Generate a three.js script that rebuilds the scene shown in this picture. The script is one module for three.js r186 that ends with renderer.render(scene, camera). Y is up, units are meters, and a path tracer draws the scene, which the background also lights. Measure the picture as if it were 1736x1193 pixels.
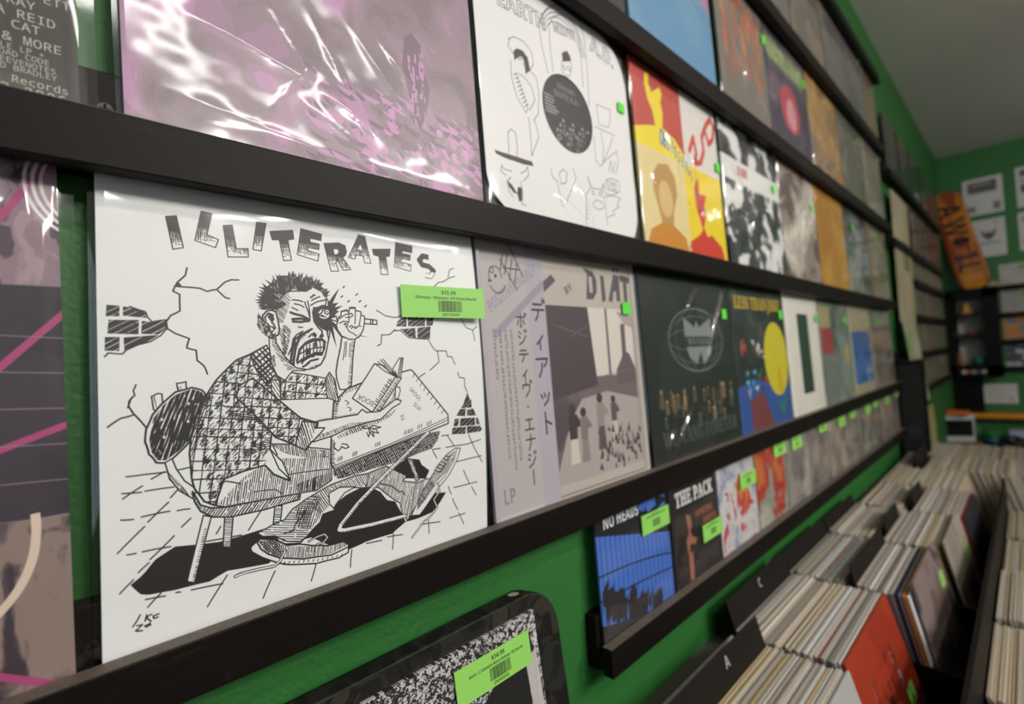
import * as THREE from 'three';
import { mergeGeometries } from 'three/addons/utils/BufferGeometryUtils.js';
import { RoundedBoxGeometry } from 'three/addons/geometries/RoundedBoxGeometry.js';
import { RectAreaLightUniformsLib } from 'three/addons/lights/RectAreaLightUniformsLib.js';

// ---------------------------------------------------------------- camera, sky, lamps, exposure
// World: x runs along the record wall, y is up (floor = 0), z points out of the record wall (wall face at z = 0).
const EYE = 1.5;
const scene = new THREE.Scene();
scene.background = new THREE.Color().setRGB(3.2, 3.8, 4.6);            // overcast daylight outside the shop window
const camera = new THREE.PerspectiveCamera(2 * Math.atan(596.5 / 858.53) * 180 / Math.PI, 1736 / 1193, 0.02, 40);
camera.position.set(0, EYE, 0.452);
camera.quaternion.setFromRotationMatrix(new THREE.Matrix4().makeBasis(
  new THREE.Vector3(0.7146, -0.0599, 0.697), new THREE.Vector3(0.0248, 0.9979, 0.0603), new THREE.Vector3(-0.6991, -0.0258, 0.7145)));
camera.focus = 0.43;
camera.userData.fStop = 3.4;
scene.add(camera);
const renderer = new THREE.WebGLRenderer({ antialias: true });
renderer.toneMapping = THREE.LinearToneMapping;
renderer.toneMappingExposure = 0.50;
renderer.shadowMap.enabled = true;
RectAreaLightUniformsLib.init();
const LAMP_COLOR = new THREE.Color().setRGB(1, 0.975, 0.93);
const LAMPS = [[0.1, 2.72, 3.0, 2], [0.95, 2.70, 3.1, 8], [1.7, 2.70, 2.3, 11], [4.3, 2.76, 1.3, 0.5]];   // x, y, z, candela of the hanging globe lamps
const SPOTS = [[1.15, 2.84, 2.9, 10, 0.15], [2.15, 2.84, 2.3, 10, 0.75]];                                        // x, y, z, candela, x aimed at on the record wall
const BATTEN = { x: 0.45, y: 2.90, z: 1.6, length: 1.3, width: 0.12, nits: 38 };                            // ceiling batten lamp

// ---------------------------------------------------------------- helpers
let seed = 7;
const rnd = () => { seed = (seed + 0x6d2b79f5) | 0; let t = Math.imul(seed ^ (seed >>> 15), 1 | seed); t = (t + Math.imul(t ^ (t >>> 7), 61 | t)) ^ t; return ((t ^ (t >>> 14)) >>> 0) / 4294967296; };
const rr = (a, b) => a + (b - a) * rnd();
const hash = (x, y, s) => { let h = Math.imul(x, 374761393) ^ Math.imul(y, 668265263) ^ Math.imul(s, 1274126177); h = Math.imul(h ^ (h >>> 13), 1274126177); return ((h ^ (h >>> 16)) >>> 0) / 4294967296; };
const noise = (x, y, s = 1) => { const xi = Math.floor(x), yi = Math.floor(y), f = (t) => t * t * (3 - 2 * t), u = f(x - xi), v = f(y - yi);
  return (hash(xi, yi, s) * (1 - u) + hash(xi + 1, yi, s) * u) * (1 - v) + (hash(xi, yi + 1, s) * (1 - u) + hash(xi + 1, yi + 1, s) * u) * v; };
const fbm = (x, y, s = 1, o = 4) => { let a = 0, w = 0.5; for (let i = 0; i < o; i++) { a += w * noise(x, y, s + i); x *= 2.03; y *= 2.03; w *= 0.5; } return a; };
const used = new Map();
const numbered = (n) => { const k = used.get(n) ?? 0; used.set(n, k + 1); return k ? n + '_' + String(k).padStart(3, '0') : n; };
function tag(o, label, category, group, kind) { o.userData.label = label; if (category) o.userData.category = category; if (group) o.userData.group = group; if (kind) o.userData.kind = kind; return o; }
function withShadows(o) { o.traverse((m) => { if (m.isMesh) { m.castShadow = true; m.receiveShadow = true; } }); return o; }
function thing(name, label, category, [x, y, z] = [0, 0, 0], group) { const g = new THREE.Group(); g.name = numbered(name); g.position.set(x, y, z); scene.add(g); return tag(g, label, category, group); }
function part(name, geo, mat, parent, label) { const m = new THREE.Mesh(geo, mat); m.name = name; parent.add(m); if (label) m.userData.label = label; return m; }
function solo(name, geo, mat, label, category, group, pos) { const m = new THREE.Mesh(geo, mat); m.name = numbered(name); if (pos) m.position.set(...pos); scene.add(m); return tag(m, label, category, group); }
function struct(name, geo, mat, pos) { const m = new THREE.Mesh(geo, mat); m.name = name; if (pos) m.position.set(...pos); scene.add(m); m.userData.kind = 'structure'; return m; }
const box = (x0, x1, y0, y1, z0, z1) => new THREE.BoxGeometry(x1 - x0, y1 - y0, z1 - z0).translate((x0 + x1) / 2, (y0 + y1) / 2, (z0 + z1) / 2);
const rbox = (x0, x1, y0, y1, z0, z1, r = 0.0015) => new RoundedBoxGeometry(x1 - x0, y1 - y0, z1 - z0, 2, r).translate((x0 + x1) / 2, (y0 + y1) / 2, (z0 + z1) / 2);
const std = (color, roughness = 0.6, o = {}) => new THREE.MeshStandardMaterial({ color, roughness, ...o });
function canvasTex(w, h, draw) { const c = document.createElement('canvas'); c.width = w; c.height = h; const g = c.getContext('2d'); draw(g, w, h); const t = new THREE.CanvasTexture(c); t.colorSpace = THREE.SRGBColorSpace; t.magFilter = THREE.LinearFilter; t.anisotropy = 8; return t; }
function greyTex(w, h, f, rep) { const d = new Uint8Array(w * h * 4); for (let y = 0; y < h; y++) for (let x = 0; x < w; x++) { const v = Math.max(0, Math.min(255, 255 * f(x, y))) | 0; d.set([v, v, v, 255], (y * w + x) * 4); } const t = new THREE.DataTexture(d, w, h); t.magFilter = THREE.LinearFilter; t.wrapS = t.wrapT = THREE.RepeatWrapping; if (rep) t.repeat.set(...rep); t.needsUpdate = true; return t; }
const tileNoise = (x, y, n, k, s) => { const f = (a, b) => { const X = a * k / n, Y = b * k / n, xi = Math.floor(X), yi = Math.floor(Y), e = (t) => t * t * (3 - 2 * t), u = e(X - xi), v = e(Y - yi), m = (q) => ((q % k) + k) % k; return (hash(m(xi), m(yi), s) * (1 - u) + hash(m(xi + 1), m(yi), s) * u) * (1 - v) + (hash(m(xi), m(yi + 1), s) * (1 - u) + hash(m(xi + 1), m(yi + 1), s) * u) * v; }; return f(x, y); };

// ---------------------------------------------------------------- materials
const rollerBump = greyTex(256, 256, (x, y) => 0.5 * tileNoise(x, y, 256, 64, 3) + 0.3 * tileNoise(x, y, 256, 24, 5) + 0.2 * tileNoise(x, y, 256, 110, 9));
const wallMat = std(new THREE.Color().setRGB(0.021, 0.140, 0.024), 0.55, { bumpMap: rollerBump, bumpScale: 0.0006 });
const plasterMat = std(new THREE.Color().setRGB(0.22, 0.21, 0.195), 0.8, { bumpMap: rollerBump, bumpScale: 0.0006 });
const ceilMat = std(new THREE.Color().setRGB(0.84, 0.79, 0.74), 0.9);
const floorMat = std(new THREE.Color().setRGB(0.10, 0.085, 0.065), 0.55);
const woodBump = greyTex(512, 128, (x, y) => 0.6 * tileNoise(x * 0.25, y, 128, 40, 4) + 0.4 * tileNoise(x, y, 128, 64, 8));
const woodTone = canvasTex(512, 128, (g, w, h) => { const im = g.createImageData(w, h); for (let y = 0; y < h; y++) for (let x = 0; x < w; x++) { const n = 0.55 * fbm(x / 90, y / 9, 11) + 0.45 * fbm(x / 25, y / 3, 15), s = n > 0.66 ? 10 : 0; im.data.set([15 + 8 * n + s, 11 + 6 * n + s * 0.8, 9 + 5 * n + s * 0.65, 255], (y * w + x) * 4); } g.putImageData(im, 0, 0); });
woodTone.wrapS = woodTone.wrapT = THREE.RepeatWrapping; woodBump.repeat.set(1, 1);
const railMat = new THREE.MeshPhysicalMaterial({ color: 0xffffff, roughness: 0.5, specularIntensity: 0.26, map: woodTone, bumpMap: woodBump, bumpScale: 0.00006 });
const wornTone = canvasTex(512, 64, (g, w, h) => { const im = g.createImageData(w, h); for (let y = 0; y < h; y++) for (let x = 0; x < w; x++) { const n = 0.5 * fbm(x / 30, y / 7, 61) + 0.5 * noise(x / 1.7, y / 1.5, 67); im.data.set([62 + 46 * n, 54 + 42 * n, 47 + 38 * n, 255], (y * w + x) * 4); } g.putImageData(im, 0, 0); });
wornTone.wrapS = wornTone.wrapT = THREE.RepeatWrapping;
const wornMat = std(0xffffff, 0.6, { map: wornTone });
const blackMat = new THREE.MeshPhysicalMaterial({ color: new THREE.Color().setRGB(0.004, 0.004, 0.004), roughness: 0.5, specularIntensity: 0.22 });
const metalMat = std(new THREE.Color().setRGB(0.03, 0.03, 0.03), 0.35, { metalness: 0.8 });
const film = (rough = 0.07) => new THREE.MeshPhysicalMaterial({ color: 0xffffff, transmission: 1, roughness: rough, thickness: 0, ior: 1.5, side: THREE.DoubleSide });
const filmMat = film(0.06), filmSoft = film(0.11), filmMatte = film(0.14);
const cardMat = std(new THREE.Color().setRGB(0.42, 0.36, 0.27), 0.8);

// uv in metres for long boards so that the grain keeps its size
function boardUV(geo, s = 2.5) { const p = geo.attributes.position, n = geo.attributes.normal, uv = geo.attributes.uv; for (let i = 0; i < p.count; i++) { const ny = Math.abs(n.getY(i)), nx = Math.abs(n.getX(i)); uv.setXY(i, (nx > 0.7 ? p.getZ(i) : p.getX(i)) * s, (ny > 0.7 ? p.getZ(i) : p.getY(i)) * s * 4); } return geo; }

// ---------------------------------------------------------------- the room
struct('wall_left', box(-3.1, 5.55, 0, 2.97, -0.12, 0), wallMat); 
struct('wall_far', box(5.43, 5.55, 0, 2.97, 0, 4.2), wallMat);
struct('wall_right', box(-3.1, 5.55, 0, 2.97, 4.2, 4.32), plasterMat);
struct('floor', box(-3.1, 5.55, -0.1, 0, -0.12, 4.32), floorMat);
struct('ceiling', box(-3.1, 5.55, 2.97, 3.07, -0.12, 4.32), ceilMat);
for (const n of ['wall_left', 'wall_far', 'wall_right']) { const g = scene.getObjectByName(n).geometry, p = g.attributes.position, uv = g.attributes.uv, nn = g.attributes.normal; for (let i = 0; i < p.count; i++) uv.setXY(i, (Math.abs(nn.getX(i)) > 0.7 ? p.getZ(i) : p.getX(i)) * 5, p.getY(i) * 5); }
{ // shop front behind the camera: a wall with one wide window
  const w = mergeGeometries([box(-3.1, -3, 0, 0.8, 0, 4.2), box(-3.1, -3, 2.6, 2.97, 0, 4.2), box(-3.1, -3, 0.8, 2.6, 0, 0.5), box(-3.1, -3, 0.8, 2.6, 3.4, 4.2)]);
  struct('wall_back', w, wallMat);
  const win = struct('window_1', mergeGeometries([box(-3.08, -2.98, 0.8, 0.86, 0.5, 3.4), box(-3.08, -2.98, 2.54, 2.6, 0.5, 3.4), box(-3.08, -2.98, 0.86, 2.54, 0.5, 0.56), box(-3.08, -2.98, 0.86, 2.54, 3.34, 3.4), box(-3.07, -3.0, 0.86, 2.54, 1.92, 1.98)]), blackMat);
  for (const [a, b] of [[0.56, 1.92], [1.98, 3.34]]) part('pane', box(-3.045, -3.04, 0.86, 2.54, a, b), new THREE.MeshPhysicalMaterial({ color: 0xffffff, transmission: 1, roughness: 0.02, thickness: 0, ior: 1.5 }), win);
}
LAMPS.forEach(([x, y, z, power], i) => { // hanging globe lamps behind the camera
  const h = thing('globe_lamp', ['small dim globe lamp hanging at the shop-front end of the row', 'bright globe lamp hanging in the middle of the row', 'brightest globe lamp, third of the row from the shop front', 'tiny globe lamp hanging near the far corner'][i], 'lamp', [x, y, z], 'hanging globe lamps'), r = [0.035, 0.05, 0.05, 0.028][i];
  part('cord', new THREE.CylinderGeometry(0.003, 0.003, 2.97 - y - r - 0.03, 8).translate(0, (2.97 - y + r + 0.03) / 2, 0), blackMat, h);
  part('socket', new THREE.CylinderGeometry(0.014, 0.02, 0.045, 16).translate(0, r + 0.018, 0), blackMat, h);
  part('bulb', new THREE.SphereGeometry(r, 24, 16), std(0xffffff, 0.4, { emissive: LAMP_COLOR, emissiveIntensity: 12 }), h, 'glowing glass globe');
  const p = new THREE.PointLight(LAMP_COLOR, power, 0, 2); p.castShadow = true; p.shadow.radius = r / 0.02; h.add(p);
  withShadows(h);
});
SPOTS.forEach(([x, y, z, power, to], i) => { // spotlights aimed at the record wall
  const h = thing('ceiling_spotlight', ['black ceiling spotlight aimed at the ILLITERATES end of the wall', 'black ceiling spotlight aimed at the middle of the record wall'][i], 'lamp', [x, y, z], 'ceiling spotlights');
  const aim = new THREE.Vector3(to, 1.45, 0).sub(new THREE.Vector3(x, y, z)).normalize();
  part('stem', new THREE.CylinderGeometry(0.008, 0.008, 2.97 - y, 10).translate(0, (2.97 - y) / 2, 0), blackMat, h);
  const can = part('housing', new THREE.LatheGeometry([[0.001, -0.07], [0.04, -0.07], [0.05, -0.05], [0.052, 0.06], [0.047, 0.06], [0.045, 0.03]].map(([a, b]) => new THREE.Vector2(a, b)), 24), std(0x1a1a1a, 0.4, { side: THREE.DoubleSide }), h); can.quaternion.setFromUnitVectors(new THREE.Vector3(0, 1, 0), aim);
  const face = part('lamp_face', new THREE.CylinderGeometry(0.043, 0.043, 0.004, 24).translate(0, 0.04, 0), std(0xffffff, 0.5, { emissive: LAMP_COLOR, emissiveIntensity: 20 }), h, 'glowing lamp face'); face.quaternion.copy(can.quaternion);
  const l = new THREE.SpotLight(LAMP_COLOR, power, 0, 0.85, 1, 2); l.position.copy(aim.clone().multiplyScalar(0.048)); l.target.position.copy(aim.clone().multiplyScalar(2)); l.castShadow = true; l.shadow.radius = 2.1; h.add(l, l.target);
  withShadows(h);
});
{ // long batten lamp on the ceiling in front of the record wall
  const { x, y, z, length, width, nits } = BATTEN, h = thing('batten_lamp', 'long white batten lamp on the ceiling in front of the record wall', 'lamp', [x, y, z]);
  part('housing', rbox(-length / 2 - 0.02, length / 2 + 0.02, 0.004, 2.97 - y, -width / 2 - 0.012, width / 2 + 0.012, 0.004), std(0xc8c8c4, 0.5), h);
  part('diffuser', rbox(-length / 2, length / 2, -0.004, 0.006, -width / 2, width / 2, 0.002), std(0xffffff, 0.5, { emissive: LAMP_COLOR, emissiveIntensity: 20 }), h, 'glowing diffuser');
  const r = new THREE.RectAreaLight(LAMP_COLOR, nits, length, width); r.position.y = -0.006; r.rotation.x = -Math.PI / 2; h.add(r); withShadows(h);
}

// ---------------------------------------------------------------- record ledges on the wall
const Z_BACK = 0.018, Z_LIP = 0.026, Z_FRONT = 0.042, LIP_H = 0.038;
function ledge(x0, x1, top, label, screws, group) {            // top = height of the lip's upper edge
  const g = thing('record_ledge', label, 'ledge', [x0, EYE + top - LIP_H, 0], group), L = x1 - x0;
  part('back_board', boardUV(rbox(0, L, 0.004, 0.075, 0, Z_BACK, 0.0012)), railMat, g);
  part('ledge_base', boardUV(box(0.001, L - 0.001, 0.006, LIP_H - 0.012, Z_BACK, Z_LIP)), railMat, g);
  part('lip', boardUV(rbox(0, L, 0, LIP_H, Z_LIP, Z_FRONT, 0.0012)), railMat, g);
  part('worn_top_edge', boardUV(box(0.0005, L - 0.0005, LIP_H, LIP_H + 0.0004, Z_LIP + 0.0008, Z_FRONT - 0.0008)), wornMat, g, 'worn greyish brown upper edge');
  for (const sx of screws) {
    const s = new THREE.CylinderGeometry(0.0045, 0.0045, 0.002, 16).rotateX(Math.PI / 2).translate(sx - x0, 0.048, Z_BACK + 0.0005);
    const slot = mergeGeometries([box(-0.0035, 0.0035, -0.0006, 0.0006, 0, 0.0008), box(-0.0006, 0.0006, -0.0035, 0.0035, 0, 0.0008)]).translate(sx - x0, 0.048, Z_BACK + 0.0014);
    const sc = part('screw', s, metalMat, g, 'dark cross-head screw'); part('screw_slot', slot, blackMat, sc);
  }
  return withShadows(g);
}
const LIP = { F: 1.225, E: 0.893, D: 0.538, A: 0.1818, B: -0.175, C: -0.385 };
ledge(-0.7, 2.87, LIP.F, 'topmost long black record ledge, just below the ceiling, empty', [1.9, 2.6]);
ledge(-0.7, 2.88, LIP.E, 'long black record ledge carrying dull grey covers above the row with the sky-blue cover', [1.2, 2.5]);
ledge(-0.7, 2.88, LIP.D, 'long black record ledge carrying the sky-blue cover, above the red and yellow cover', [0.4, 1.08, 2.1]);
ledge(-0.7, 2.85, LIP.A, 'long black record ledge between the mauve cover and the ILLITERATES cover', [0.0475, 0.732, 1.07]);
ledge(-0.7, 2.83, LIP.B, 'long black record ledge carrying the ILLITERATES cover', [0.03, 0.712]);
ledge(0.552, 2.83, LIP.C, 'shorter black record ledge carrying the row of small singles', [0.95, 1.5, 2.2]);

// ---------------------------------------------------------------- records: jacket, plastic sleeve, price sticker
function jacketGeo(W, H, T, nx, ny, bend) {
  const P = [], N = nx + 1, UV = [], I = [], at = (u, v) => [(u - 0.5) * W, v * H, bend ? bend(u, v) : 0];
  for (let f = 0; f < 2; f++) for (let j = 0; j <= ny; j++) for (let i = 0; i <= nx; i++) { const [x, y, z] = at(i / nx, j / ny); P.push(x, y, z - f * T); UV.push(i / nx, j / ny); }
  const M = N * (ny + 1);
  for (let j = 0; j < ny; j++) for (let i = 0; i < nx; i++) { const a = j * N + i, b = a + 1, c = a + N, d = c + 1; I.push(a, b, d, a, d, c); I.push(M + a, M + d, M + b, M + a, M + c, M + d); }
  const edge = [];
  for (let i = 0; i < nx; i++) edge.push([i, i + 1]);
  for (let j = 0; j < ny; j++) edge.push([j * N + nx, (j + 1) * N + nx]);
  for (let i = nx; i > 0; i--) edge.push([ny * N + i, ny * N + i - 1]);
  for (let j = ny; j > 0; j--) edge.push([j * N, (j - 1) * N]);
  for (const [a, b] of edge) { const k = P.length / 3; for (const q of [a, b]) { P.push(P[q * 3], P[q * 3 + 1], P[q * 3 + 2], P[q * 3], P[q * 3 + 1], P[q * 3 + 2] - T); UV.push(UV[q * 2], UV[q * 2 + 1], UV[q * 2], UV[q * 2 + 1]); } I.push(k, k + 1, k + 3, k, k + 3, k + 2); }
  const g = new THREE.BufferGeometry();
  g.setAttribute('position', new THREE.Float32BufferAttribute(P, 3)); g.setAttribute('uv', new THREE.Float32BufferAttribute(UV, 2)); g.setIndex(I); g.computeVertexNormals();
  return g;
}
// A plastic sleeve: the front sheet with folds, a plain sheet behind and a seam at each side.
function sleeveGeo(W, H, T, n, fold, bend, over = 0.006) {
  const w = W + 2 * over, h = H + over, nx = n, ny = n, P = [], UV = [], I = [];
  for (let j = 0; j <= ny; j++) for (let i = 0; i <= nx; i++) {
    const U = i / nx, V = j / ny, x = (U - 0.5) * w, y = V * h - 0.001, u = Math.min(1, Math.max(0, x / W + 0.5)), v = Math.min(1, Math.max(0, y / H));
    const out = Math.max(0, (Math.abs(x) - W / 2) / over), e = Math.min(1, Math.min(U, 1 - U) * 14) * Math.min(1, Math.min(V, 1 - V) * 14);
    P.push(x, y, (bend ? bend(u, v) : 0) + (0.0009 + e * Math.max(0, fold(U, V))) * (1 - out) - out * T * 0.6); UV.push(U, V);
  }
  for (let j = 0; j < ny; j++) for (let i = 0; i < nx; i++) { const a = j * (nx + 1) + i, b = a + 1, c = a + nx + 1, d = c + 1; I.push(a, b, d, a, d, c); }
  const g = new THREE.BufferGeometry();
  g.setAttribute('position', new THREE.Float32BufferAttribute(P, 3)); g.setAttribute('uv', new THREE.Float32BufferAttribute(UV, 2)); g.setIndex(I); g.computeVertexNormals();
  const b = new THREE.PlaneGeometry(w, h).translate(0, h / 2 - 0.001, -T - 0.0008);
  return mergeGeometries([g, b]);
}
// folds of a sleeve: soft swells plus a number of sharp creases
function folds(s, { swell = 0.0016, freq = 3, creases = 6, height = 0.0012, lines = [] } = {}) {
  const keep = seed; seed = s * 977 + 13;
  const cr = lines.map(([x0, y0, x1, y1, w = 0.012, a = height]) => ({ x0, y0, x1, y1, w, a }));
  for (let i = 0; i < creases; i++) { const x = rr(0.05, 0.95), y = rr(0.05, 0.95), t = rr(0, Math.PI), l = rr(0.12, 0.4); cr.push({ x0: x, y0: y, x1: x + Math.cos(t) * l, y1: y + Math.sin(t) * l, w: rr(0.006, 0.02), a: height * rr(0.5, 1.1) }); }
  seed = keep;
  return (u, v) => {
    let h = swell * (fbm(u * freq + 3.1, v * freq + 1.7, s) - 0.15);
    for (const c of cr) { const dx = c.x1 - c.x0, dy = c.y1 - c.y0, L = dx * dx + dy * dy, t = ((u - c.x0) * dx + (v - c.y0) * dy) / L; if (t < -0.2 || t > 1.2) continue; const k = Math.min(1, Math.max(0, t)), d = Math.hypot(u - c.x0 - k * dx, v - c.y0 - k * dy); if (d < c.w * 4) h += c.a * Math.exp(-d / c.w) * Math.sin(Math.PI * Math.min(1, Math.max(0.02, t))); }
    return h;
  };
}
function stickerTex(lines, code, w = 512, h = 170) {
  return canvasTex(w, h, (g) => {
    g.fillStyle = '#90cf5e'; g.fillRect(0, 0, w, h); g.fillStyle = '#10180c'; g.textAlign = 'center';
    g.font = 'bold 30px sans-serif'; g.fillText(lines[0], w * 0.55, h * 0.25); g.font = 'bold 22px sans-serif'; g.fillText(lines[1], w * 0.53, h * 0.41, w * 0.74);
    let x = w * 0.42; const keep = seed; seed = 5; while (x < w * 0.70) { const b = rr(1.5, 5.5); g.fillRect(x, h * 0.45, b, h * 0.36); x += b + rr(1.5, 4.5); } seed = keep;
    g.font = 'bold 20px sans-serif'; g.fillText(code, w * 0.56, h * 0.93);
  });
}
const stickerPlain = std(0x56d038, 0.6);
const stickerPale = canvasTex(128, 64, (g, w, h) => { g.fillStyle = '#8ccb59'; g.fillRect(0, 0, w, h); g.fillStyle = '#2c4020'; for (let x = 48; x < 82; x += 4) g.fillRect(x, 26, 2.2, 24); g.fillRect(20, 12, 88, 3); g.fillRect(44, 6, 36, 2); });
const stickerPaleMat = std(0xffffff, 0.6, { map: stickerPale });
function sticker(parent, mat, x, y, w, h, turn = 0, z = 0.003) { const m = part('price_sticker', new THREE.BoxGeometry(w, h, 0.0004), mat, parent, 'green price sticker'); m.position.set(x, y, z); m.rotation.z = turn; return m; }
const sleeveCache = new Map();
function record(o) {
  // o: name,label,x0,x1,lip,H,T,tex,lean,sleeve,bend,n,fold,group,category,rough
  const W = o.x1 - o.x0, H = o.H ?? 0.328, T = o.T ?? 0.004, zb = o.z ?? 0.0245;
  const g = thing(o.name ?? 'record_cover', o.label, o.category ?? 'record', [(o.x0 + o.x1) / 2, EYE + o.lip - 0.005, zb], o.group);
  g.rotation.set(-(o.lean ?? 0.03), 0, o.turn ?? 0);
  const mat = o.mat ?? std(0xffffff, o.rough ?? 0.55, { map: o.tex });
  part('jacket', jacketGeo(W - (o.sleeve === false ? 0 : 0.006), H, T, o.bend ? 24 : 2, o.bend ? 24 : 2, o.bend), mat, g);
  if (o.sleeve !== false) {
    const n = o.n ?? 30;
    const f = o.fold ?? folds((o.seed ?? 1) % 9 + 1, { creases: 7, swell: 0.002 });
    part('plastic_sleeve', sleeveGeo(W - 0.006, H, T, n, f, o.bend, o.over ?? 0.004), o.film ?? filmMat, g, 'clear glossy plastic sleeve');
  }
  if (o.sticker) { const [u, v, w, h, t = 0, m = stickerPlain] = o.sticker; sticker(g, m, (u - 0.5) * W, v * H, w, h, t, (o.bend ? o.bend(u, v) : 0) + (o.sz ?? 0.0036)); }
  withShadows(g);
  return g;
}
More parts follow.
